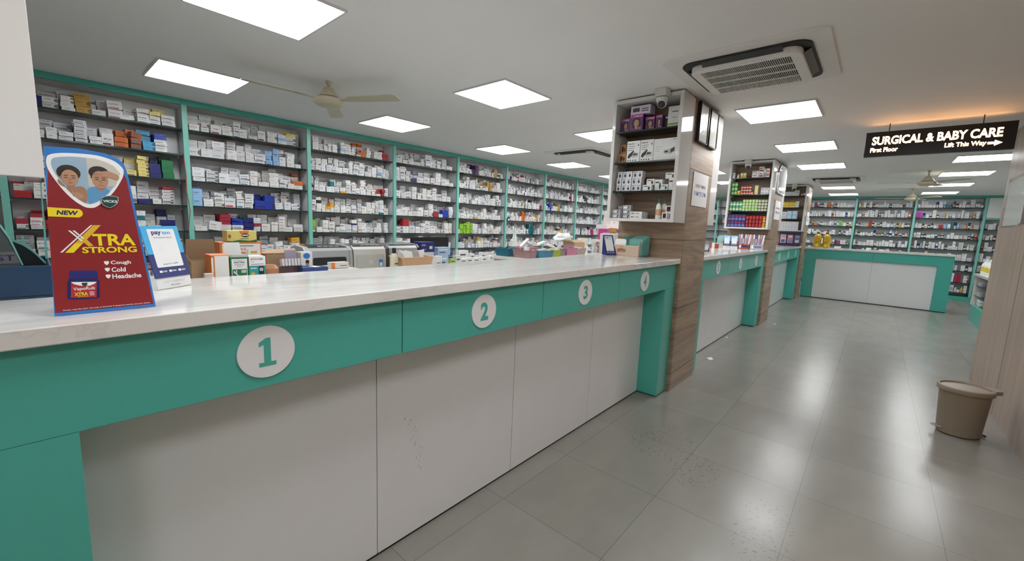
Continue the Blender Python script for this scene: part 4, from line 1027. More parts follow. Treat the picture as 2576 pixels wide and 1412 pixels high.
# child: torso, neck, head, hair, closed eyes
L = lambda p, a, mt: m.prism(mm(smooth(p) if len(p) < 20 else p), vfr, .0013, .0015+a*.00022, mt)
L([(33.5, 324), (31, 318), (34, 309), (44, 303), (57, 305), (70, 309), (78, 303), (79, 290), (77.5, 268), (71, 268.5), (58.3, 280.8), (44.4, 300.9)], 1, SKIN2)
L([(45, 312), (60, 313), (58, 302), (48, 301)], 2, SKIN2)
L(ell(51.5, 339, 20, 19, 24), 3, HAIR); L(ell(52.5, 327, 14.2, 19.5, 24), 4, SKIN)
L([(38.5, 336), (41, 345), (50, 347), (60, 346), (66.5, 338), (68, 346), (62, 355), (50, 358), (40, 353), (36, 343)], 5, HAIR)
L(ell(38.4, 327, 2.2, 4, 10), 4, SKIN2)
for cx in (46.2, 58.6): L(ell(cx, 327, 3.6, .8, 10), 6, HAIR); L(ell(cx, 332.4, 4.2, .8, 10), 6, HAIR)
L([(51, 326), (53.6, 326), (55, 320), (50, 320)], 6, SKIN2); L(ell(52.4, 315, 4.6, 1.3, 12), 6, cm((.38, .13, .1)))
for k in range(4): L([(52+k*5, 294-k*1.2), (56.5+k*5, 295.5-k*1.2), (59+k*3.4, 284-k*1), (55+k*3.4, 281.5-k)], 2.5, SKIN)   # fingers spread on the chest
L(ell(66, 283, 6.5, 5, 12), 2.4, SKIN)
# adult: shirt, neck, head, hair, hand pressed to the forehead
L([(80, 304), (92, 309), (100, 310), (112, 309), (121.8, 300.9), (116.2, 293.6), (100, 275.4), (84.9, 266.1), (78.5, 266), (78.5, 290)], 1, SHIRT)
L([(96, 316), (113, 317), (112, 304), (103, 299), (97, 305)], 2, SKIN2)
L(ell(104, 345, 18.5, 16.5, 24), 3, HAIR); L(ell(104.8, 327.5, 14.6, 22, 24), 4, SKIN)
L([(89.5, 340), (88, 328), (91, 333), (94, 346), (106, 350.5), (117, 348), (121, 352), (112, 360), (98, 359), (90, 351)], 5, HAIR)
L([(94, 344), (101, 345.5), (118, 352), (130, 348), (141.8, 340.9), (137.5, 328.2), (120, 336.4), (108, 336), (96, 337)], 6, SKIN)
for k in range(3): L([(95, 338.8+2*k), (110, 339.4+2*k), (110, 339.8+2*k), (95, 339.2+2*k)], 7, SKIN2)
for cx in (99, 111.4): L(ell(cx, 327.6, 3.8, .8, 10), 7, HAIR); L(ell(cx, 332.6, 4.6, .9, 10), 5.5, HAIR)
L([(103.6, 326.5), (106.6, 326.5), (108.4, 319.4), (101.8, 319.4)], 6, SKIN2); L(ell(104.8, 313.6, 5.2, 1.3, 12), 6, cm((.36, .14, .11)))
m.build('printed_picture', board)
m = MB(); m.prism(mm([(102.2, 282), (109, 286.4), (116.2, 288.6), (126, 288.2), (134.4, 285.6), (133.5, 276), (130.3, 268.4), (124, 261.5), (116.4, 256.8), (109, 259.6), (103.8, 263.6), (101.6, 272)]), vfr, .004, .0046, SILVER)
m.prism(mm([(103.6, 281), (109.6, 285), (116.4, 287), (126, 286.6), (132.8, 284.4), (132, 276), (129, 269.2), (123.2, 262.9), (116.5, 258.6), (109.8, 261), (105, 264.6), (103, 272.4)]), vfr, .0047, .0052, DGREEN); lettering(m, 'VICKS', vfr, .1048, .2706, .0262, .0064, WPR, h=.0056, bold=.03); m.build('brand_badge', board)
m = MB(); m.prism(mm([(9.6, 232.4), (60, 231.6), (65, 235.2), (67.4, 241), (66, 248), (62, 252), (10, 254.2)]), vfr, .0007, .0012, YEL); lettering(m, 'NEW', vfr, .0232, .2368, .0345, .0108, NAVY, h=.0015, bold=.035, shear=.2); m.build('new_flash', board)
m = MB()
m.prism(mm([(82.7, 213.6), (96.5, 213.8), (43.5, 146.2), (29.6, 146.6)]), vfr, .0007, .0012, GOLD); m.prism(mm([(47, 169), (61, 169), (43.5, 146.2), (29.6, 146.6)]), vfr, .0012, .0013, YEL)
m.prism(mm([(77.9, 213.4), (81.2, 213.5), (25.4, 147.4), (21.6, 147.4)]), vfr, .0013, .0015, WPR)
m.prism(mm([(38.6, 199.8), (42.4, 199.8), (61, 176), (59, 173)]), vfr, .0013, .0015, WPR); m.prism(mm([(46, 199.8), (49.6, 199.8), (64, 181), (62, 178.6)]), vfr, .0013, .0015, WPR); m.prism(mm([(62, 172), (68, 179), (79, 162.4), (70, 161)]), vfr, .0013, .0014, GOLD)
lettering(m, 'TRA', vfr, .0785, .1624, .0785, .0296, YEL, h=.0016, bold=.03); lettering(m, 'STRONG', vfr, .0582, .1446, .0995, .0152, YEL, h=.0016, bold=.03)
m.build('product_title', board)
m = MB()
for cy, s, x1 in ((118.6, 'Cough', 143.2), (101.8, 'Cold', 131.9), (84.9, 'Headache', 160.6)):
    m.prism(mm([(93.5, cy+4.6), (98.2, cy+5.4), (103, cy+4.6), (102, cy-1), (98.2, cy-5), (94.4, cy-1)]), vfr, .0007, .0011, WPR)
    lettering(m, s, vfr, .1055, (cy-6)*K, (x1-105.5)*K, .0118, WPR, h=.0012, bold=.025)
m.build('symptom_list', board)
m = MB()
m.prism(mm([(24, 38), (28, 35.5), (74, 32.8), (79, 36), (81.5, 76), (79, 81), (31, 84), (28, 79)]), vfr, .0007, .0011, NAVY)
m.prism(mm([(31.5, 84.5), (79.5, 82), (80.5, 97), (78, 101.5), (34, 104), (31.5, 99)]), vfr, .0007, .0012, cm((.02, .025, .17)))
m.prism(mm([(30, 39.3), (73.2, 36), (76.5, 72), (33.1, 75)]), vfr, .0012, .0014, cm((.42, .03, .04)))
m.prism(mm([(33, 76.6), (76.6, 73.8), (73.5, 70), (64, 65.2), (50, 66), (38, 71)]), vfr, .0014, .0016, WPR); m.prism(mm([(50.5, 73.5), (60.5, 73), (59.5, 67), (55, 64.4), (51, 67.6)]), vfr, .0016, .0018, DGREEN)
lettering(m, 'VapoRub', vfr, .0352, .0535, .0368, .0098, WPR, h=.0019, bold=.01); lettering(m, 'XTRA', vfr, .0365, .0426, .0225, .0082, YEL, h=.0019, bold=.03); lettering(m, 'STRONG', vfr, .0415, .0392, .018, .0028, YEL, h=.0019)
for k in range(3): m.prism(mm([(62, 42+3.6*k), (70, 41.6+3.6*k), (70, 42.8+3.6*k), (62, 43.2+3.6*k)]), vfr, .0017, .0019, WPR)
m.build('printed_jar', board)
m = MB(); lettering(m, 'Always read the label. Use only as directed. If symptoms persist, see your doctor', vfr, .0145, .0088, .157, .0042, WPR, h=.001); m.build('small_print', board)
m = MB()
p = lambda u, v, h: VO+VU*u+VV*v+VU.cross(VV)*h
for u in (.012, .1):
    a, b = p(u, .004, -.0065), p(u, .33, -.0065); c = Vector((a.x, a.y, ZT+.001))+_B*.13
    c.z = ZT+.001
    m.add([a, b, c, a+VU*.004, b+VU*.004, c+VU*.004], [(0, 1, 2), (5, 4, 3), (0, 3, 4, 1), (1, 4, 5, 2), (2, 5, 3, 0)], PWHITE)
m.build('easel_wing', t)

# ---------------------------------------------------------------- payment stands
def pay_stand(x, y, rot, w, h, lean, label, foot=True, dark=False):
    """small standee: card panel leaning on its foot; rot turns its face from -y"""
    t = thing('payment_stand', label, 'payment stand', (x, y, ZT), 'blue payment stands')
    U = Vector((math.cos(rot), math.sin(rot), 0)); Bk = Vector((-U.y, U.x, 0)); O = Vector((x, y, ZT+.0012))-U*w/2
    V = Vector((0, 0, math.cos(lean)))+Bk*math.sin(lean)
    if foot:
        f0 = .036
        m = MB(); a = O; b = O+U*w; Vf = Vector((0, 0, math.cos(lean*.6)))+Bk*math.sin(lean*.6)
        m.prism([(0, 0), (w, 0), (w, f0), (0, f0)], (O, U, Vf), -.05, 0, PWHITE); m.build('foot', t, bevel=.001)
        m = MB(); lettering(m, 'CITY CHEMIST', (O, U, Vf), w*.18, f0*.5, w*.64, f0*.2, SILVER, h=.0006); lettering(m, 'Merchant', (O, U, Vf), w*.38, f0*.22, w*.26, f0*.14, DGREY, h=.0006); m.build('foot_lettering', t)
        O2 = O+Vf*(f0+.0008)-Bk*.004
    else: f0 = 0; O2 = O
    hh = h-f0; fr = (O2, U, V)
    m = MB(); m.prism(rrect(-w*.04 if foot else 0, w*(1.0), 0, hh*.46, .002), fr, -.003, 0, cm((.018, .03, .16)));
    m.prism(rrect(-w*.04 if foot else 0, w*1.0, hh*.46, hh, .004), fr, -.003, 0, CYAN if not dark else cm((.03, .06, .22))); pn = m.build('panel', t)
    m = MB(); m.prism(rrect(w*.1, w*.86, hh*.2, hh*.94, .004), fr, .0001, .0008, WPR); m.build('card_face', pn)
    m = MB(); lettering(m, 'pay', fr, w*.2, hh*.81, w*.27, hh*.085, cm((.01, .03, .2)), h=.0012, bold=.03); lettering(m, 'tm', fr, w*.49, hh*.832, w*.24, hh*.064, CYAN, h=.0012, bold=.03)
    lettering(m, 'Accepted Here', fr, w*.22, hh*.755, w*.52, hh*.032, DGREY, h=.0012); lettering(m, 'paytm UPI', fr, w*.28, hh*.235, w*.42, hh*.04, cm((.02, .1, .4)), h=.0012)
    for k in range(3): m.prism(rrect(w*(.12+.27*k), w*(.2+.27*k), hh*.1, hh*.14, .001), fr, .0001, .0006, WPR); m.prism(rrect(w*(.22+.27*k), w*(.33+.27*k), hh*.105, hh*.135, .001), fr, .0001, .0006, SILVER)
    m.build('lettering', pn)
    if not foot:
        m = MB(); b = O+Bk*(w*.75); top = O2+V*(h-.004)-U.cross(V)*.0032
        a0, a1 = O2-U.cross(V)*.0032, O2+U*w-U.cross(V)*.0032
        m.add([a0, top, b, a1, top+U*w, b+U*w], [(0, 1, 2), (5, 4, 3), (0, 3, 4, 1), (1, 4, 5, 2), (2, 5, 3, 0)], NAVY); m.build('back_wedge', t)
    return t
pay_stand(.304, .415, math.atan2(.075, .1), .128, .206, math.radians(14), 'blue and white payment stand right beside the red display board', True)
pay_stand(3.53, .515, math.radians(-30), .105, .2, math.radians(24), 'dark blue tent shaped payment stand at the far end of the near worktop', False, True)
pay_stand(7.42, .505, math.radians(-74), .1, .205, math.radians(12), 'blue payment stand on the second counter, left of the pair')
pay_stand(7.42, .396, math.radians(-74), .1, .205, math.radians(12), 'blue payment stand on the second counter, right of the pair')
pay_stand(4.78, .06, math.radians(-70), .085, .12, math.radians(10), 'small blue stand half hidden behind the nearest pillar edge')
# ---------------------------------------------------------------- tray with paper bags, near end
DTRAY = pm('dark_blue_tray', (.012, .045, .10), .35); BAGT = pm('teal_paper_bag', (.16, .42, .37), .55); BAGD = pm('dark_green_bag', (.045, .065, .062), .5)
t = thing('blue_tray', 'dark blue plastic tray left of the red display board', 'tray', (-.22, .57, ZT))
m = MB(); m.box(-.48, .03, .4, .74, ZT+.001, ZT+.006, DTRAY)
for a in ((-.48, .03, .4, .406), (-.48, .03, .734, .74), (-.48, -.474, .406, .734), (.024, .03, .406, .734)): m.box(*a, ZT+.0061, ZT+.09, DTRAY)
m.build('tray_body', t, bevel=.003)
m = MB(); m.box(.0305, .038, .43, .56, ZT+.01, ZT+.06, cm((.35, .35, .34))); m.build('end_clip', t, bevel=.002)
def bag(y, lean, body, rim, th, mt, label, text=None):
    """paper carrier bag leaning in the tray: front sheet, back sheet and a teal rim"""
    x = [q[0] for q in body]; t = thing('paper_bag', label, 'paper bag', ((min(x)+max(x))/2, y, ZT+.0065), 'teal paper bags in the tray')
    fr = ((0, y, ZT+.0065), (1, 0, 0), Vector((0, math.sin(lean), math.cos(lean)))); z = ZT+.0065
    pl = lambda pts: [(a, b-z) for a, b in pts]
    m = MB(); m.prism(pl(body), fr, 0, .002, mt); m.build('front_sheet', t)
    m = MB(); m.prism(pl(body), fr, -th, -th+.002, BAGT); m.build('back_sheet', t)
    m = MB(); m.prism(pl(rim), fr, -th+.0021, .0045, BAGT); m.build('rim', t)
    if text:
        m = MB(); m.prism(pl([(-.2, 1.33), (-.022, 1.33), (-.0305, 1.363), (-.2, 1.363)]), fr, .0021, .0026, cm((.13, .13, .125))); lettering(m, text, fr, -.165, 1.338-z, .13, .016, NAVY, h=.003, bold=.01); m.build('printed_band', t)
bag(.47, math.radians(4), [(-.35, 1.246), (-.012, 1.246), (-.022, 1.325), (-.04, 1.4), (-.054, 1.437), (-.1, 1.475), (-.35, 1.475)], [(-.0215, 1.325), (-.0395, 1.401), (-.0535, 1.438), (-.0565, 1.434), (-.0425, 1.399), (-.0245, 1.325)], .012, BAGD, 'dark green paper bag printed CHEMIST leaning in the blue tray, front one', 'CHEMIST')
bag(.56, math.radians(3), [(-.14, 1.246), (.02, 1.246), (.0214, 1.318), (0, 1.352), (-.016, 1.372), (-.038, 1.386), (-.14, 1.386)], [(.0225, 1.314), (.0235, 1.322), (.0, 1.361), (-.014, 1.381), (-.0165, 1.402), (-.02, 1.404), (-.0205, 1.384), (-.042, 1.396), (-.044, 1.39), (-.019, 1.374), (.0, 1.353)], .012, cm((.012, .016, .017)), 'black paper bag with pale teal rim behind the CHEMIST bag')
m = MB(); m.prism([(.0292, 1.564), (.0327, 1.562), (.0317, 1.549), (.0302, 1.425), (.0272, 1.25), (.02, 1.25), (.0258, 1.425)], ((0, .64, 0), (1, 0, 0), (0, 0, 1)), 0, .0015, BAGT)
tag(m.build('folded_bag'), 'narrow pale teal folded bag standing upright against the display board', 'paper bag')

# ---------------------------------------------------------------- box of teal bags by the nearest pillar
t = thing('bag_box', 'open tan cardboard box holding teal envelopes beside the nearest pillar', 'box', (3.69, .41, ZT))
m = MB(); TANB = pm('tan_box', (.56, .44, .33), .6, vary=.06)
m.box(3.59, 3.785, .28, .535, ZT+.001, ZT+.004, TANB)
for a in ((3.59, 3.593, .28, .535, .1), (3.782, 3.785, .28, .535, .17), (3.593, 3.782, .28, .283, .13), (3.593, 3.782, .532, .535, .1)): m.box(a[0], a[1], a[2], a[3], ZT+.0041, ZT+a[4], TANB)
m.build('box_body', t)
m = MB(); fr = FRX(3.5899, .535, ZT); m.prism(rrect(.045, .085, .035, .065, .004), fr, .0001, .0006, cm((.4, .12, .07))); m.prism(rrect(.09, .13, .035, .065, .004), fr, .0001, .0006, cm((.3, .2, .14))); m.prism(ell(.085, .075, .018, .018, 14), fr, .0001, .0006, cm((.6, .32, .15))); m.build('printed_emblem', t)
for k in range(7):
    x = 3.603+.021*k; white = k == 0
    m = MB(); yo, hh = (.42, .15) if white else (.4-.004*k, .15+.006*k)
    m.prism(rrect(0, .11 if white else .13, 0, hh, .02), ((x, .525 if white else yo, ZT+.0045), (0, -1, 0), Vector((.1, 0, 1)).normalized()), 0, .006, PAPER if white else BAGT)
    tag(m.build('paper_envelope'), 'white rounded envelope at the front of the tan box by the pillar' if white else f'teal rounded envelope, {ORD[k-1]} from the front in the tan box by the pillar', 'envelope', 'envelopes in the tan box')
m = MB(); m.prism(rrect(0, .12, 0, .17, .02), ((3.755, .53, ZT+.0045), (0, -1, 0), Vector((.1, 0, 1)).normalized()), 0, .006, cm((.05, .26, .2)))
tag(m.build('paper_envelope'), 'dark green envelope leaning behind the teal ones in the tan box', 'envelope', 'envelopes in the tan box')

# ================================================================ back desk and what stands on it
ZD = 1.12
t = thing('back_desk', 'low working desk behind the near counter carrying printers and cartons', 'desk', (1.7, 1.2, 0))
m = MB(); m.box(.36, 3.05, .66, 1.75, ZD-.03, ZD, cm((.6, .6, .58))); m.build('desk_top', t, bevel=.002)
for x in (.4, 1.7, 3.0):
    m = MB(); m.box(x-.012, x+.012, .7, 1.7, 0, ZD-.0305, WHITE); m.build('leg_panel', t)
m = MB(); m.box(.36, 1.225, .645, 1.135, ZD+.0005, 1.205, cm((.55, .55, .53))); m.build('raised_ledge', t, bevel=.002)
zd = ZD+.001; zl = 1.206
# open brown carton with raised flap
t = thing('open_carton', 'open brown corrugated carton with its lid flap standing up, left on desk', 'carton', (.5, .93, 1.205))
m = MB(); x0, x1, y0, y1, h = .438, .556, .86, .985, .075
m.box(x0, x1, y0, y1, zl, zl+.003, CARDD)
for a in ((x0, x1, y0, y0+.003), (x0, x1, y1-.003, y1), (x0, x0+.003, y0+.003, y1-.003), (x1-.003, x1, y0+.003, y1-.003)): m.box(*a, zl+.0031, zl+h, CARD)
m.build('carton_body', t)
m = MB(); m.prism([(0, 0), (.112, 0), (.108, .088), (.004, .088)], ((.444, y1-.001, zl+h), (1, 0, 0), Vector((.0, .02, 1)).normalized()), 0, .003, CARDD); m.build('lid_flap', t)
m = MB(); m.prism([(0, 0), (.05, 0), (.05, .014), (0, .018)], ((x0+.05, y0+.001, zl+h), (1, 0, 0), Vector((0, -.5, .7)).normalized()), 0, .003, CARD); m.prism([(0, 0), (.04, 0), (.036, .03), (.01, .03)], ((x0, y0+.04, zl+h), (0, -1, 0), Vector((-.4, 0, .8)).normalized()), 0, .003, CARD); m.build('side_flap', t)
crate('small_carton', .451, .482, .71, .735, zl, zl+.037, cm((.68, .62, .6)), 'narrow pale carton in front of the open brown carton', 'carton')
# orange and white sachet cartons
def ors(m, fr, w, h):
    P(m, fr, w, h, R4(.06, .97, .1, .9), WPR); lettering(m, 'ORS', fr, w*.3, h*.42, w*.32, h*.2, ORANGE, h=.001, bold=.02); P(m, fr, w, h, R4(.2, .6, .2, .32), ORANGE, .001); P(m, fr, w, h, R4(.3, .8, .72, .77), DGREY, .001); P(m, fr, w, h, R4(.72, .88, .2, .36), GOLD, .001)
def orsplain(m, fr, w, h): P(m, fr, w, h, R4(.2, .97, .0, .97), WPR); P(m, fr, w, h, R4(.02, .12, .3, .9), WPR)
crate('orange_white_carton', .49, .556, .78, .875, zl, zl+.106, ORANGE, 'upright orange carton with blank white front beside the green carton', 'carton', 'orange and white cartons', orsplain, 'y')
crate('orange_white_carton', .598, .758, 1.0, 1.1, zl, zl+.078, ORANGE, 'lower wide orange carton at the back, beneath the ORS carton', 'carton', 'orange and white cartons', ors, 'y')
crate('orange_white_carton', .577, .755, .995, 1.09, zl+.0785, zl+.147, ORANGE, 'wide orange and white ORS carton under the yellow carton', 'carton', 'orange and white cartons', ors, 'y')
def elec(m, fr, w, h):
    P(m, fr, w, h, R4(.08, .95, .05, .92), WPR); P(m, fr, w, h, R4(.11, .92, .08, .44), GREEN, .0009); P(m, fr, w, h, R4(.6, .88, .26, .4), cm((.5, .62, .5)), .0012)
    P(m, fr, w, h, [(.16, .3), (.2, .38), (.34, .22), (.5, .12), (.44, .1), (.3, .2)], WPR, .0012); P(m, fr, w, h, [(.3, .4), (.36, .4), (.36, .2), (.32, .2)], WPR, .0012)
    lettering(m, 'ELECTRAL', fr, w*.22, h*.72, w*.6, h*.075, DGREEN, h=.0012, bold=.03); lettering(m, 'effervescent', fr, w*.36, h*.55, w*.3, h*.05, DGREY, h=.0012); P(m, fr, w, h, R4(.24, .8, .64, .655), DGREY, .0009); P(m, fr, w, h, R4(.2, .84, .85, .86), DGREEN, .0009)
t = crate('green_white_carton', .559, .628, .78, .87, zl, zl+.095, GREEN, 'green and white Electral carton with its lid open in the desk row', 'carton', None, elec, 'y')
m = MB(); m.prism([(0, 0), (.07, 0), (.066, .06), (.004, .06)], ((.56, .868, zl+.0955), (1, 0, 0), Vector((0, .25, 1)).normalized()), 0, .0015, PAPER);m.build('open_lid', t, label='white open lid'); m = MB(); m.prism([(0, 0), (.066, 0), (.06, .02), (.006, .02)], ((.562, .781, zl+.0955), (1, 0, 0), Vector((0, -.7, .5)).normalized()), 0, .0012, PAPER); m.build('front_flap', t); m = MB()
m.prism([(0, 0), (.05, 0), (.035, .03), (.012, .03)], ((.6285, .78, zl+.0955), (0, 1, 0), Vector((.25, 0, .9)).normalized()), 0, .001, PAPER); m.build('side_flap', t)
def accu(m, fr, w, h):
    P(m, fr, w, h, R4(0, 1, .0, .56), cm((.02, .33, .33))); P(m, fr, w, h, R4(0, 1, .56, .98), WPR); lettering(m, 'ACCU-CHEK', fr, w*.1, h*.82, w*.76, h*.09, BLACK, h=.001, bold=.02); lettering(m, 'Active', fr, w*.1, h*.72, w*.2, h*.05, RED, h=.001); P(m, fr, w, h, R4(.1, .9, .62, .64), RED, .001)
    P(m, fr, w, h, rrect(.56, .9, .08, .52, .04), BLACK, .001); P(m, fr, w, h, R4(.62, .84, .3, .45), SILVER, .0013); P(m, fr, w, h, ell(.22, .18, .12, .08, 14), GOLD, .001); P(m, fr, w, h, R4(.08, .45, .42, .46), WPR, .001)
crate('meter_carton', .632, .699, .78, .86, zl, zl+.097, PWHITE, 'white and teal Accu-Chek meter carton right of the green carton', 'carton', None, accu, 'y')
def yel(m, fr, w, h):
    P(m, fr, w, h, [(.4, 1), (.74, 1), (.7, .72), (.44, .72)], ORANGE); P(m, fr, w, h, ell(.6, .6, .13, .17, 18), BLACK, .0009); P(m, fr, w, h, R4(.5, .7, .56, .66), WPR, .0012); P(m, fr, w, h, [(0, 0), (1, 0), (1, .24), (.75, .12), (.4, .2), (.15, .08), (0, .12)], GREEN, .0009); P(m, fr, w, h, R4(.44, .72, .29, .33), DGREEN, .0009); P(m, fr, w, h, ell(.08, .5, .05, .18, 12), cm((.4, .15, .05)), .0009)
crate('yellow_carton', .611, .737, 1.0, 1.075, zl+.1475, zl+.203, cm((.76, .66, .2)), 'yellow and green carton topmost on the desk row', 'carton', None, yel, 'y')
t = thing('flat_carton', 'flat brown cardboard carton with half open lid before the first printer', 'carton', (.86, 1.07, 1.205))
m = MB(); m.box(.776, .943, 1.0, 1.13, zl, zl+.086, CARD); m.build('carton_body', t)
m = MB(); m.prism([(-.004, 0), (.15, 0), (.19, .15), (.04, .13)], ((.776, 1.0, zl+.0872), (1, 0, 0), Vector((.05, 1, .08)).normalized()), 0, .003, CARD); m.build('lid_flap', t)
m = MB(); m.lathe([(.036, 0), (.042, .01), (.042, .035), (.03, .05)], (.733, .83, zl), cm((.42, .2, .09)), 16, sx=.9); tag(m.build('leather_pouch', smooth='auto'), 'orange-brown rounded pouch beside the meter carton', 'pouch')
t = thing('blister_tray', 'open dark tray of silver tablet strips on the desk', 'tray', (.835, .9, 1.205))
m = MB(); m.box(.78, .893, .85, .96, zl, zl+.035, cm((.10, .05, .06))); m.build('tray_body', t)
for k in range(7):
    m = MB(); x = .79+.0145*k; m.prism(rrect(0, .011, 0, .034, .002), ((x, .858, zl+.0355), (1, 0, 0), Vector((0, .2, 1))), 0, .03, cm((.6, .6, .63), .2)); tag(m.build('tablet_strip'), f'silver tablet strip, {ORD[k]} from left in the dark tray', 'tablet strip', 'silver tablet strips')
m = MB(); m.prism(rrect(0, .055, 0, .075, .003), ((.832, .9, zl+.037), (1, 0, 0), Vector((-.05, .1, 1)).normalized()), 0, .002, cm((.33, .31, .42))); tag(m.build('plastic_sachet'), 'greyish purple sachet standing in the dark tray', 'sachet')
def facep(m, fr, w, h): P(m, fr, w, h, R4(0, 1, .0, .24), BLUE); P(m, fr, w, h, ell(.5, .78, .3, .16), BLUE); P(m, fr, w, h, ell(.55, .38, .17, .16), SKIN); P(m, fr, w, h, ell(.55, .46, .17, .1), HAIR, .0009)
crate('mask_carton', .93, .99, .96, 1.01, zl, zl+.095, PWHITE, 'white and blue carton with a printed face by the first printer', 'carton', None, facep, 'y')
m = MB(); m.box(.87, 1.0, .8, .87, zl, zl+.03, cm((.03, .06, .2)), .05); m.box(.93, .96, .802, .868, zl+.0303, zl+.0312, WPR, .05); tag(m.build('blue_pouch', bevel=.01), 'navy blue soft pouch with white label at the desk front', 'pouch')
crate('tablet_carton', 1.085, 1.185, .94, .99, zl, zl+.034, cm((.7, .68, .62)), 'white carton with orange end lying in front of the first printer', 'carton', None, lambda m, fr, w, h: (P(m, fr, w, h, R4(0, .2, 0, 1), ORANGE), P(m, fr, w, h, R4(.5, .9, .4, .5), DGREY)), 'y')
m = MB(); m.lathe([(.018, 0), (.026, .02), (.026, .07), (.015, .09)], (1.235, 1.02, zd), cm((.35, .22, .1)), 14); tag(m.build('string_ball', smooth='auto'), 'brown ball of string between the first and second printers', 'string')

# laser printers
def printer(x0, x1, y0, top, face, side, label, logo=True):
    """small desktop laser printer, front towards -y"""
    h = .195; d = .23; z0 = ZD+.001; t = thing('laser_printer', label, 'printer', ((x0+x1)/2, y0+d/2, ZD), 'desktop laser printers')
    w = x1-x0; prof = [(0, 0), (d, 0), (d, h*.72), (d*.9, h*.92), (d*.6, h), (d*.16, h*.97), (d*.03, h*.86), (0, h*.6)]
    sf = lambda x: ((x, y0, z0), (0, 1, 0), (0, 0, 1))
    m = MB(); m.prism(prof, sf(x0+.022), 0, w-.044, face); m.build('housing', t, bevel=.003)
    for xs in (x0, x1-.0215):
        m = MB(); m.prism([(y*1.0-.002 if y == 0 else y, z*1.015) for y, z in prof], sf(xs), 0, .0215, side); m.build('side_cheek', t, bevel=.006)
    m = MB(); a = z0+h*.985; m.prism([(d*.13, h*.945), (d*.13, h*.975), (d*.6, h*1.012), (d*.9, h*.945), (d*.9, h*.91), (d*.6, h*.985)], sf(x0+.03), 0, w-.06, top); m.prism([(d*.2, h*.975), (d*.2, h*.992), (d*.58, h*1.02), (d*.8, h*.985), (d*.8, h*.96), (d*.58, h*1.0)], sf(x0+.055), 0, w-.11, BLACK)
    for k in range(4): m.box(x0+.09+k*.035, x0+.115+k*.035, y0+d*.14, y0+d*.21, z0+h*.975, z0+h*1.0, SILVER)
    m.build('output_tray', t)
    m = MB(); m.box(x1-.075, x1-.045, y0+.02, y0+.032, z0+h*.8, z0+h*.86, DGREY); m.build('control_button', t)
    return t, z0, h, d
SILV2 = pm('printer_silver', (.36, .37, .38), .35); BEG = pm('printer_grey_white', (.58, .58, .55), .4)
def open_front(t, x0, x1, y0, z0, h):
    m = MB(); m.prism(rrect(x0+.045, x1-.045, z0+.002, z0+h*.66, .012), ((0, y0-.0005, 0), (1, 0, 0), (0, 0, 1)), 0, .002, BLACK); m.build('paper_opening', t)
t, z0, h, d = printer(1.03, 1.325, 1.15, DGREY, SILV2, SILV2, 'silver laser printer with black opening, leftmost of three'); open_front(t, 1.03, 1.325, 1.15, z0, h)
m = MB(); m.prism(ell(1.055, z0+.075, .009, .009, 16), ((0, 1.148, 0), (1, 0, 0), (0, 0, 1)), 0, .002, PWHITE); m.build('round_badge', t)
t, z0, h, d = printer(1.335, 1.615, 1.2, DGREY, BEG, DGREY, 'grey-white laser printer with closed front, middle of three')
m = MB(); m.prism(rrect(1.375, 1.575, z0+.004, z0+h*.68, .006), ((0, 1.1995, 0), (1, 0, 0), (0, 0, 1)), 0, .004, pm('printer_panel', (.5, .5, .47), .4)); m.prism(rrect(1.455, 1.495, z0+h*.62, z0+h*.655, .003), ((0, 1.195, 0), (1, 0, 0), (0, 0, 1)), 0.0001, .001, BEG); m.prism(ell(1.475, z0+h*.42, .018, .018, 20), ((0, 1.1952, 0), (1, 0, 0), (0, 0, 1)), .0001, .0006, BEG); m.build('front_door', t)
m = MB(); m.prism([(1.535, z0+.05), (1.565, z0+.05), (1.565, z0+.098), (1.535, z0+.098)], ((0, 1.195, 0), (1, 0, 0), (0, 0, 1)), .0001, .0008, DISP); m.prism([(1.54, z0+.053), (1.56, z0+.053), (1.56, z0+.078), (1.54, z0+.078)], ((0, 1.195, 0), (1, 0, 0), (0, 0, 1)), .0009, .0014, WPR); m.build('blue_sticker', t)
t, z0, h, d = printer(1.63, 1.915, 1.25, DGREY, SILV2, BLACK, 'silver and black laser printer with black opening, rightmost of three'); open_front(t, 1.63, 1.915, 1.25, z0, h)
t = thing('pump_bottle', 'cream plastic bottle with black cap in front of the third printer', 'bottle', (1.525, 1.0, ZD))
m = MB(); m.lathe([(.02, 0), (.025, .006), (.026, .04), (.0255, .12), (.018, .148), (.012, .155)], (1.525, 1.0, zd), cm((.62, .56, .42)), 20); m.build('bottle_body', t, smooth='auto')
m = MB(); m.lathe([(.013, .1555), (.013, .186), (.011, .19)], (1.525, 1.0, zd), BLACK, 16); m.build('cap', t, smooth='auto')
m = MB()
for k in range(3): m.prism([(-.014, .03+.028*k), (.01, .03+.028*k), (.01, .038+.028*k), (-.014, .038+.028*k)], ((1.527, .9735, zd), (1, 0, 0), (0, 0, 1)), -.0004, .0003, DGREY)
m.build('label_lines', t)
t = thing('letter_basket', 'tan plastic basket full of papers at the desk front', 'basket', (1.69, 1.03, ZD))
m = MB(); BASK = pm('basket_tan', (.58, .36, .20), .4); bz = zd+.045
r0, r1 = rrect(1.585, 1.79, .97, 1.11, .02, 4), rrect(1.56, 1.815, .95, 1.13, .025, 4); n = len(r0)
vs = [(x, y, zd) for x, y in r0]+[(x, y, zd+.125) for x, y in r1]+[(x*.995+.005*1.6875, y*.99+.0104, zd+.125) for x, y in r1]+[(x*.99+.01*1.6875, y*.98+.0208, zd+.004) for x, y in r0]
fs = []
for a, b in ((0, 1), (1, 2), (2, 3)):
    for i in range(n): fs.append((a*n+i, a*n+(i+1) % n, b*n+(i+1) % n, b*n+i))
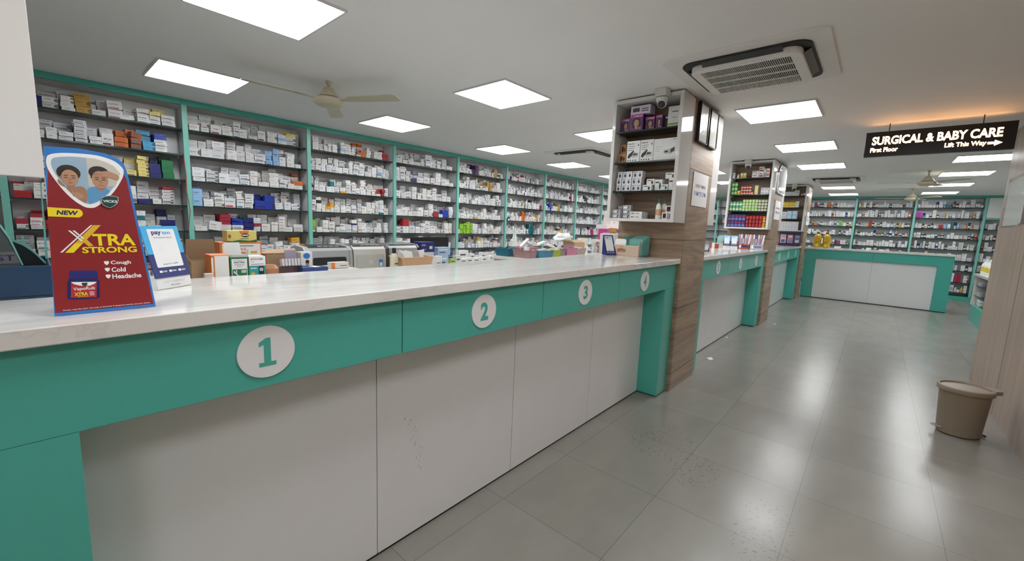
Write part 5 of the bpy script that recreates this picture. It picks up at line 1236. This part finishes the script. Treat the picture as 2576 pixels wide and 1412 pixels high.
fs += [tuple(range(n))[::-1], tuple(3*n+i for i in range(n))]
m.add(vs, fs, BASK); m.build('basket_body', t, smooth='auto')
m = MB(); m.tube([(x, y, zd+.126) for x, y in r1]+[(r1[0][0], r1[0][1], zd+.126)], .0045, BASK, 6); m.build('rim', t, smooth='auto')
for k in range(6):
    x = 1.6+.034*k; a = rng.uniform(-.5, .5); m = MB()
    m.prism([(-.05, 0), (.05, .008), (.045, .07), (-.04, .075)], ((x, 1.0+.012*k, zd+.095), Vector((math.cos(a)*.8, math.sin(a)*.5, .15*(k-3)*.6)).normalized(), Vector((.2*(k-2.5)*.4, .3, .8)).normalized()), 0, .002, PAPER if k % 3 else cm((.35, .34, .33)))
    tag(m.build('paper_slip'), f'{"white" if k % 3 else "grey"} paper slip, {ORD[k]} from the left in the tan basket', 'paper slip', 'papers in the tan basket')
# monitor and the cartons before it
t = thing('computer_monitor', 'black computer monitor seen from behind the third printer', 'monitor', (2.26, 1.6, ZD))
m = MB(); m.prism(rrect(2.07, 2.47, 1.165, 1.352, .006), ((0, 1.6, 0), (1, 0, 0), (0, -.0, 1)), 0, .02, BLACK); m.build('screen', t, bevel=.003)
m = MB(); m.box(2.24, 2.3, 1.605, 1.625, ZD+.012, 1.25, DGREY); m.box(2.17, 2.37, 1.53, 1.7, ZD+.001, ZD+.0115, DGREY); m.build('stand', t, bevel=.002)
def devbox(m, fr, w, h): P(m, fr, w, h, R4(.62, .84, .3, .6), PWHITE); P(m, fr, w, h, R4(.06, .35, .6, .8), cm((.3, .25, .4))); P(m, fr, w, h, R4(.06, .4, .25, .3), GOLD)
crate('white_carton', 2.0, 2.122, 1.35, 1.45, zd, zd+.124, PWHITE, 'plain white carton carrying the navy carton by the monitor', 'carton', None, lambda m, fr, w, h: P(m, fr, w, h, R4(.1, .9, .45, .47), SILVER), 'y')
crate('navy_carton', 1.99, 2.125, 1.345, 1.45, zd+.1245, zd+.202, cm((.015, .025, .16)), 'navy carton with white square before the black monitor', 'carton', None, devbox, 'y')
lbp = lambda m, fr, w, h: (P(m, fr, w, h, R4(.1, .6, .3, .42), DGREY), P(m, fr, w, h, R4(.1, .8, .65, .75), WPR))
LB = cm((.38, .52, .72))
crate('white_carton', 2.09, 2.15, 1.28, 1.33, zd, zd+.095, PWHITE, 'small white carton standing left of the pale blue pair', 'carton', None, lambda m, fr, w, h: (P(m, fr, w, h, R4(.1, .8, .4, .45), DGREY),), 'y')
crate('pale_blue_carton', 2.19, 2.276, 1.35, 1.42, zd, zd+.093, LB, 'lower pale blue carton right of the white carton stack', 'carton', 'pale blue cartons', lbp, 'y')
crate('pale_blue_carton', 2.165, 2.295, 1.35, 1.42, zd+.0935, zd+.158, LB, 'upper pale blue carton right of the navy carton', 'carton', 'pale blue cartons', lbp, 'y')
crate('navy_white_carton', 2.384, 2.457, 1.5, 1.55, zd+.0385, zd+.08, cm((.02, .05, .2)), 'lower small navy carton right of the pale blue cartons', 'carton', 'small navy cartons', lbp, 'y')
crate('navy_white_carton', 2.38, 2.45, 1.5, 1.55, zd+.0805, zd+.12, cm((.02, .05, .2)), 'upper small navy carton right of the pale blue cartons', 'carton', 'small navy cartons', lbp, 'y')
crate('base_carton', 2.37, 2.47, 1.49, 1.56, zd, zd+.038, PWHITE, 'flat white carton under the two small navy cartons', 'carton')
for k, (x0, x1, y, h, c, lb) in enumerate(((2.306, 2.36, 1.35, .06, (.45, .6, .15), 'lime and white'), (2.362, 2.42, 1.35, .085, (.7, .7, .66), 'cream'), (2.43, 2.5, 1.36, .055, (.75, .75, .75), 'flat white'), (2.505, 2.575, 1.36, .06, (.8, .8, .8), 'plain white'), (2.617, 2.735, 1.6, .105, (.8, .8, .8), 'large white'), (2.75, 2.8, 1.58, .075, (.75, .75, .75), 'upright white'), (2.62, 2.7, 1.4, .05, (.78, .77, .72), 'low cream'), (2.71, 2.77, 1.38, .06, (.8, .8, .8), 'short white'), (2.82, 2.87, 1.5, .09, (.7, .7, .72), 'grey-white'), (2.88, 2.93, 1.45, .06, (.8, .8, .8), 'last white'))):
    crate('medicine_carton', x0, x1, y, y+.05, zd, zd+h, cm(c), f'{lb} small carton on the right end of the desk, {ORD[k]} from the monitor', 'carton', 'small cartons at the desk end', lambda m, fr, w, h: (P(m, fr, w, h, R4(.1, .7, .55, .68), DGREY), P(m, fr, w, h, R4(.1, .6, .25, .3), SILVER)), 'y')

# ================================================================ island table with baskets
ZI = 1.1
t = thing('island_counter', 'white marble-topped island behind the near counter carrying coloured baskets', 'counter', (5.2, 1.98, 0))
m = MB(); m.box(3.72, 6.85, 1.64, 2.34, ZI-.04, ZI, MARBLE); m.build('marble_top', t, bevel=.003)
m = MB(); m.box(3.76, 6.81, 1.67, 2.3, 0, ZI-.0405, WHITE); m.build('body', t)
def basket(x0, x1, y0, y1, h, col, label, fill):
    t = thing('plastic_basket', label, 'basket', ((x0+x1)/2, (y0+y1)/2, ZI), 'coloured plastic baskets on the island')
    mt = plastic_clear('clear_'+label.split(' ')[0]+label.split(' ')[1], col); m = MB(); s = .012; b = ZI+.001; w = .004
    def wall(a, c, d, e): m.add([(a[0]+(.0 if 0 else 0), a[1], b), (c[0], c[1], b), (d[0], d[1], b+h), (e[0], e[1], b+h)], [(0, 1, 2, 3)], mt)
    ro = [(x0+s, y0+s), (x1-s, y0+s), (x1-s, y1-s), (x0+s, y1-s)]; to = [(x0, y0), (x1, y0), (x1, y1), (x0, y1)]
    ri = [(x0+s+w, y0+s+w), (x1-s-w, y0+s+w), (x1-s-w, y1-s-w), (x0+s+w, y1-s-w)]; ti = [(x0+w, y0+w), (x1-w, y0+w), (x1-w, y1-w), (x0+w, y1-w)]
    vs = [(x, y, b) for x, y in ro]+[(x, y, b+h) for x, y in to]+[(x, y, b+h) for x, y in ti]+[(x, y, b+.004) for x, y in ri]
    fs = [(3, 2, 1, 0), (12, 13, 14, 15)]
    for A, B in ((0, 4), (4, 8), (8, 12)):
        for i in range(4): fs.append((A+i, A+(i+1) % 4, B+(i+1) % 4, B+i))
    m.add(vs, fs, mt); m.build('basket_body', t)
    m = MB()
    for a in ((x0-.004, x1+.004, y0-.004, y0+.004), (x0-.004, x1+.004, y1-.004, y1+.004), (x0-.004, x0+.004, y0+.004, y1-.004), (x1-.004, x1+.004, y0+.004, y1-.004)): m.box(*a, b+h+.0003, b+h+.006, mt)
    m.build('rim', t)
    x = x0+.025; k = 0
    while x < x1-.05:
        w_ = rng.uniform(.03, .055); hh = rng.uniform(h*.85, h*1.5); c = rng.choice(fill)
        crate('basket_pack', x, x+w_, y0+.03, y0+.03+.05, b+.0045, b+.0045+hh, cm(c), f'small pack, {ORD[k]} from left in the {label.split(" basket")[0]} basket', 'pack', f'packs in the {label.split(" basket")[0]} basket'); x += w_+.006; k += 1
W3 = [(.8, .8, .8), (.72, .74, .78), (.65, .66, .7)]
basket(3.74, 3.93, 1.98, 2.2, .085, (.06, .25, .34), 'dark blue basket at the left end of the island', [(.1, .3, .42), (.05, .15, .22)])
basket(3.76, 3.95, 1.7, 1.93, .085, (.55, .36, .36), 'dusty pink basket in front of the dark blue one', W3+[(.5, .25, .25)])
basket(3.97, 4.24, 1.67, 1.85, .08, (.12, .42, .58), 'sky blue basket near the front edge of the island', W3+[(.3, .5, .62)])
basket(4.26, 4.48, 1.72, 1.92, .075, (.55, .6, .06), 'lime yellow basket right of the sky blue one', [(.7, .65, .1), (.75, .72, .6)])
basket(4.5, 4.68, 1.78, 1.98, .085, (.36, .3, .3), 'grey brown basket left of the bright pink one', W3)
basket(4.7, 4.96, 1.78, 1.98, .09, (.68, .3, .42), 'bright pink basket in the middle of the island', [(.8, .8, .8), (.4, .15, .4)])
basket(4.98, 5.22, 1.8, 2.0, .08, (.5, .42, .38), 'pale brown basket right of the bright pink one', W3+[(.6, .5, .35)])
basket(3.97, 4.3, 1.95, 2.18, .1, (.75, .42, .42), 'salmon pink basket behind the sky blue one', W3)
t = thing('open_carton', 'open brown carton on the island right of the baskets', 'carton', (5.42, 2.12, ZI))
m = MB(); m.box(5.25, 5.53, 2.02, 2.22, ZI+.001, ZI+.15, CARD); m.build('carton_body', t)
m = MB(); m.prism([(0, 0), (.28, 0), (.26, .09), (.02, .09)], ((5.25, 2.02, ZI+.1515), (1, 0, 0), Vector((0, .9, .35)).normalized()), 0, .003, CARD); m.prism([(0, 0), (.2, 0), (.18, .06), (.02, .06)], ((5.25, 2.22, ZI+.1515), (0, -1, 0), Vector((-.8, 0, .3)).normalized()), 0, .003, CARD); m.build('lid_flap', t)
def crumple(name, c, r, mt, label, cat, sz=(1, 1, 1), seed=1):
    rg = random.Random(seed); m = MB(); n1, n2 = 14, 9; vs = []
    for i in range(n2):
        ph = math.pi*i/(n2-1)
        for j in range(n1):
            th = 2*math.pi*j/n1; rr = r*(1+rg.uniform(-.28, .25))
            vs.append((c[0]+sz[0]*rr*math.sin(ph)*math.cos(th), c[1]+sz[1]*rr*math.sin(ph)*math.sin(th), max(c[2]-r*sz[2]*.95, c[2]-sz[2]*rr*math.cos(ph))))
    fs = [(i*n1+j, i*n1+(j+1) % n1, (i+1)*n1+(j+1) % n1, (i+1)*n1+j) for i in range(n2-1) for j in range(n1)]
    m.add(vs, fs, mt); return tag(m.build(name), label, cat)
POLY = pm('polythene_white', (.78, .82, .80), .22)
crumple('polythene_bag', (5.28, 2.25, ZI+.215), .085, POLY, 'crumpled white polythene bag over the brown carton on the island', 'polythene bag', (2.4, .9, .75), 3)
crumple('polythene_bag', (4.14, 2.24, ZI+.13), .06, POLY, 'upright twist of white polythene behind the sky blue basket', 'polythene bag', (.9, .6, 2.0), 8)
for k, (x, y, r) in enumerate(((3.83, 1.86, .5), (3.98, 1.93, -.2), (4.6, 2.2, .2), (4.85, 2.2, -.2))):
    m = MB(); m.prism([(0, 0), (.2, 0), (.19, .028), (.005, .03)], ((x, y, ZI+.125+.06*(k == 1)), Vector((math.cos(r), .1, math.sin(r))).normalized(), Vector((-math.sin(r)*.3, .9, .4)).normalized()), -.03, 0, PAPER); tag(m.build('paper_bundle'), f'white paper bundle lying across the island baskets, {ORD[k]} from the left', 'paper bundle', 'paper bundles on the island')
MU = [((.8, .8, .78), 'white'), ((.1, .1, .11), 'black'), ((.05, .25, .35), 'blue'), ((.8, .8, .8), 'white'), ((.5, .62, .55), 'pale green'), ((.75, .7, .6), 'cream'), ((.3, .15, .35), 'violet')]
for k, (c, nm) in enumerate(MU):
    pack(['box', 'bottle', 'box', 'tube', 'box', 'lotion', 'box'][k], 5.58+.055*k, 2.0, ZI+.001, .048, .1+.02*((k*3) % 5), (c, WHT, (.6, .6, .6)), f'{nm} pack, {ORD[k]} in the row right of the island carton', 'pack', 'packs right of the island carton', face=(0, -1))
crate('yellow_pack', 5.95, 6.08, 2.05, 2.12, ZI+.001, ZI+.155, cm((.78, .52, .04)), 'tall yellow and orange pack near the right end of the island', 'pack', None, lambda m, fr, w, h: (P(m, fr, w, h, ell(.6, .35, .25, .22), ORANGE), P(m, fr, w, h, R4(.1, .6, .75, .85), WPR)), 'y')
crate('white_pack', 5.72, 5.92, 2.2, 2.27, ZI+.001, ZI+.21, cm((.78, .76, .70)), 'tall cream pack behind the yellow one on the island', 'pack')
# stack with pink cartons at the island's far end
crate('base_carton', 6.2, 6.8, 2.02, 2.3, ZI+.001, ZI+.19, cm((.72, .72, .72)), 'wide white carton under the magenta cartons at the island end', 'carton')
for k in range(3): crate('magenta_carton', 6.24+.085*k, 6.322+.085*k, 2.04, 2.2, ZI+.1905, ZI+.37, cm((.55, .05, .28)), f'magenta carton, {ORD[k]} from left in the island stack', 'carton', 'magenta cartons')
crate('violet_carton', 6.5, 6.72, 2.04, 2.2, ZI+.1905, ZI+.365, cm((.22, .05, .3)), 'violet carton with white ovals beside the magenta cartons', 'carton', None, lambda m, fr, w, h: (P(m, fr, w, h, ell(.27, .45, .14, .32), WPR), P(m, fr, w, h, ell(.7, .45, .14, .32), WPR)), 'y')
crate('pink_white_carton', 6.24, 6.72, 2.05, 2.25, ZI+.3705, ZI+.44, cm((.8, .74, .74)), 'long pale pink carton lying on the magenta cartons', 'carton')
for k in range(3): crate('pale_pink_carton', 6.42, 6.66, 2.08, 2.22, ZI+.4405+.064*k, ZI+.504+.064*k, cm((.8, .68, .66)), f'pale pink square carton, {["lowest", "middle", "topmost"][k]} of the stack over the magenta cartons', 'carton', 'pale pink cartons', lambda m, fr, w, h: P(m, fr, w, h, R4(.42, .58, .5, .68), DGREY), 'y')
t = thing('beige_machine', 'plain beige machine standing behind the dark blue payment stand', 'machine', (5.98, 1.78, ZI))
m = MB(); m.box(5.8, 6.17, 1.68, 1.92, ZI+.001, ZI+.3, cm((.55, .53, .49))); m.build('housing', t, bevel=.008)
m = MB(); m.box(5.84, 6.13, 1.7, 1.9, ZI+.3005, ZI+.312, cm((.45, .43, .4))); m.build('top_plate', t)
m = MB(); m.lathe([(.05, 0), (.062, .01), (.066, .07), (.06, .075), (.055, .03)], (5.96, 1.79, ZI+.313), cm((.45, .22, .07)), 20); tag(m.build('wooden_cup', smooth='auto'), 'orange-brown wooden cup on top of the beige machine', 'cup')

# ================================================================ second and third counter, end counter, gondola
t = thing('acrylic_sheet_holder', 'pale teal acrylic sheet holder behind the payment stands on the second counter', 'holder', (7.5, .58, ZT))
m = MB(); m.prism(rrect(0, .18, 0, .2, .05), ((7.5, .68, ZT+.001), (0, -1, 0), Vector((.12, 0, 1)).normalized()), 0, .004, cm((.3, .52, .5))); m.build('sheet', t)
m = MB(); m.box(7.46, 7.54, .5, .69, ZT+.001, ZT+.004, cm((.6, .45, .42))); m.box(7.455, 7.459, .5, .69, ZT+.001, ZT+.07, cm((.6, .5, .47))); m.build('base', t)
for k in range(4): crate('red_brown_pack', 6.9, 6.96, .5+.045*k, .542+.045*k, ZT+.001, ZT+.07+.015*(k % 3), cm([(.3, .06, .04), (.8, .75, .7), (.35, .1, .05), (.5, .12, .1)][k]), f'red-brown small pack on the second counter, {ORD[3-k]} from the left edge', 'pack', 'red-brown packs on the second counter')
def brush_display(x, y0, y1, c1, c2, label):
    t = thing('toothbrush_display', label, 'toothbrush display', (x, (y0+y1)/2, ZT), 'toothbrush displays'); m = MB()
    m.box(x, x+.1, y0, y1, ZT+.001, ZT+.075, cm(c1)); tb = m.build('display_tray', t)
    m = MB(); fr = FRX(x, y1, ZT); w = y1-y0; P(m, fr, w, .075, R4(.1, .9, .35, .75), cm(c2)); P(m, fr, w, .075, ell(.2, .5, .1, .35), WPR, .0009); m.build('front_print', tb)
    n = 6
    for k in range(n):
        y = y1-.012-(w-.024)*k/(n-1); m = MB(); a = .15*(k/(n-1)-.5)
        fr = ((x+.03, y+.012, ZT+.0755), (0, -1, 0), Vector((.1, -a, 1)).normalized())
        m.prism(rrect(0, .024, 0, .155, .004), fr, 0, .006, cm([(.6, .3, .32), (.72, .72, .75), (.08, .09, .2), (.62, .62, .66)][(k+(0 if c1[0] > .3 else 2)) % 4])); m.prism(rrect(.006, .018, .01, .09, .003), fr, .0061, .009, cm([(.7, .15, .15), (.1, .15, .5), (.75, .75, .75)][k % 3])); m.build('brush_pack', t)
brush_display(7.45, .19, .345, (.32, .08, .06), (.03, .03, .12), 'red-brown toothbrush display on the second counter, left of two')
brush_display(7.45, .0, .175, (.42, .44, .48), (.15, .17, .3), 'grey toothbrush display on the second counter, right of two')
t = thing('product_display', 'dark blue razor display with hanging packs on the third counter', 'display', (11.35, .15, ZT))
m = MB(); NV = cm((.012, .012, .07)); m.box(11.36, 11.4, -.03, .38, ZT+.001, ZT+.31, NV); m.box(11.25, 11.3599, -.03, .38, ZT+.001, ZT+.04, NV); m.box(11.27, 11.3599, -.03, .38, ZT+.28, ZT+.31, NV); m.build('stand', t)
for k in range(3):
    y = .36-.135*k; m = MB(); fr = FRX(11.355, y, ZT+.06); m.prism(rrect(0, .11, 0, .2, .006), fr, .0, .004, cm([(.62, .5, .55), (.5, .2, .25), (.12, .12, .2)][k])); m.prism(rrect(.02, .09, .02, .08, .006), fr, .0041, .012, cm([(.1, .1, .3), (.2, .2, .45), (.5, .5, .55)][k])); m.prism(rrect(.02, .09, .13, .17, .004), fr, .0041, .006, cm([(.7, .3, .35), (.8, .75, .75), (.3, .3, .4)][k])); m.build('razor_pack', t)
OIL = plastic_clear('golden_oil', (.62, .40, .03), .75)
for k, y in enumerate((-.24, -.415)):
    t = thing('oil_bottle', f'big golden oil bottle on the end counter, {["left", "right"][k]} of two', 'bottle', (12.5, y, ZF), 'golden oil bottles')
    m = MB(); m.lathe([(.07, .002), (.076, .012), (.076, .1), (.072, .12), (.076, .14), (.076, .26), (.06, .3), (.025, .325), (.022, .335)], (12.5, y, ZF), OIL, 24, rot=.2); m.build('bottle_body', t, smooth='auto')
    m = MB(); m.lathe([(.03, .3355), (.03, .37), (.026, .375)], (12.5, y, ZF), cm((.10, .1, .03)), 16); m.build('cap', t, smooth='auto')
    m = MB(); fr = FRX(12.5-.0795, y+.045, ZF); m.prism(rrect(.0, .09, .15, .25, .006), fr, 0, .0015, GOLD); m.prism(rrect(.02, .07, .03, .09, .006), fr, 0, .0012, YEL); m.build('label', t)
for k, (y, h, c) in enumerate(((-.62, .05, (.75, .75, .73)), (-1.2, .05, (.78, .78, .78)), (-1.42, .03, (.7, .7, .68)), (-1.62, .04, (.15, .15, .16)))):
    crate('counter_carton', 12.55, 12.62, y-.045, y+.045, ZF+.001, ZF+.001+h, cm(c), f'small flat carton on the end counter, {ORD[k]} from the oil bottles', 'carton', 'small cartons on the end counter')
t = thing('gondola_shelf', 'white and teal open display shelf at right, half hidden by the wood wall', 'display shelf', (10.9, -3.05, 0))
m = MB(); m.box(10.0, 11.8, -3.3, -2.83, 0, .3, TEAL); m.build('plinth', t)
m = MB(); m.box(11.77, 11.8, -3.3, -2.815, .301, .86, CABW); m.build('end_panel', t)
m = MB(); m.box(10.0, 10.03, -3.3, -2.815, .301, .86, CABW); m.build('end_panel', t)
m = MB(); m.box(10.0, 11.8, -3.3, -3.285, .301, .86, CABW); m.build('back_panel', t)
m = MB(); m.box(9.98, 11.82, -3.32, -2.8, .861, .9, MARBLE); m.build('marble_top', t)
for z in (.48, .67):
    m = MB(); m.box(10.035, 11.765, -3.28, -2.85, z, z+.008, GLASS); m.box(10.035, 11.765, -2.85, -2.842, z-.001, z+.009, GLASSE); m.build('glass_shelf', t)
for k in range(5):
    x = 11.68-.15*k
    pack('lotion', x, -2.9, .901, .12, .27+.02*(k % 2), ((.82, .82, .78), (.8, .8, .78), (.75, .55, .05)), f'white bottle with yellow label on the right display shelf, {ORD[k]} from the far end', 'lotion bottle', 'white bottles on the right display shelf', face=(0, 1))
for k, (x, z, c) in enumerate(((11.6, .301, (.5, .1, .12)), (11.5, .301, (.75, .75, .72)), (11.38, .301, (.2, .4, .1)), (11.6, .489, (.6, .6, .64)), (11.45, .489, (.55, .55, .6)), (11.6, .679, (.65, .68, .75)), (11.42, .679, (.55, .55, .6)))):
    pack('jar' if z < .4 else 'box', x, -2.92, z+.001, .1, .12 if z < .4 else .07, (c, WHT, (.6, .6, .6)), f'{["red", "white", "green", "grey", "slate", "pale blue", "steel grey"][k]} pack inside the right display shelf', 'pack', 'packs inside the right display shelf', face=(0, 1))
# loose wires hanging by the shelf posts
for k, (u, pts) in enumerate(((4, [(0, 1.84), (.02, 1.7), (.035, 1.5), (.02, 1.3), (.045, 1.12), (.06, 1.03)]), (6, [(0, 1.8), (.015, 1.6), (-.01, 1.45), (.02, 1.3)]))):
    xo = X0+PITCH_X*u-.035; m = MB(); m.tube([(xo+a, YF+.012, z) for a, z in pts], .004, cm((.05, .14, .12)), 6); tag(m.build('hanging_wire', smooth='auto'), f'thin dark green wire hanging beside the {ORD[u-1]} shelf post', 'wire')
m = MB(); m.tube([(1.095, YF-.012, 2.06), (1.105, YF-.012, 1.85), (1.1, YF-.012, 1.7), (1.12, YF-.012, 1.5), (1.095, YF-.012, 1.3)], .004, cm((.45, .08, .1)), 6); tag(m.build('hanging_wire', smooth='auto'), 'thin red cord hanging down beside the nearest shelf post', 'cord')
# dark goods on hooks seen past the nearest pillar
for k, (y, z, w, h, c) in enumerate(((2.75, 2.2, .09, .22, (.04, .04, .045)), (2.95, 1.75, .1, .4, (.03, .03, .035)), (2.55, 1.72, .12, .36, (.05, .05, .05)))):
    t = thing('hanging_bag', f'dark bag hanging past the nearest pillar, {["highest", "left lower", "right lower"][k]} of three', 'bag', (14.6, y, z), 'dark hanging bags')
    m = MB(); m.lathe([(w*.3, 0), (w*.5, h*.1), (w*.52, h*.6), (w*.3, h*.9), (w*.08, h)], (14.6, y, z), cm(c), 12, sy=1.2, sx=.5); m.build('bag_body', t, smooth='auto')
    m = MB(); m.tube([(14.6, y, z+h), (14.6, y, CEIL)], .003, DGREY, 6); m.build('cord', t)
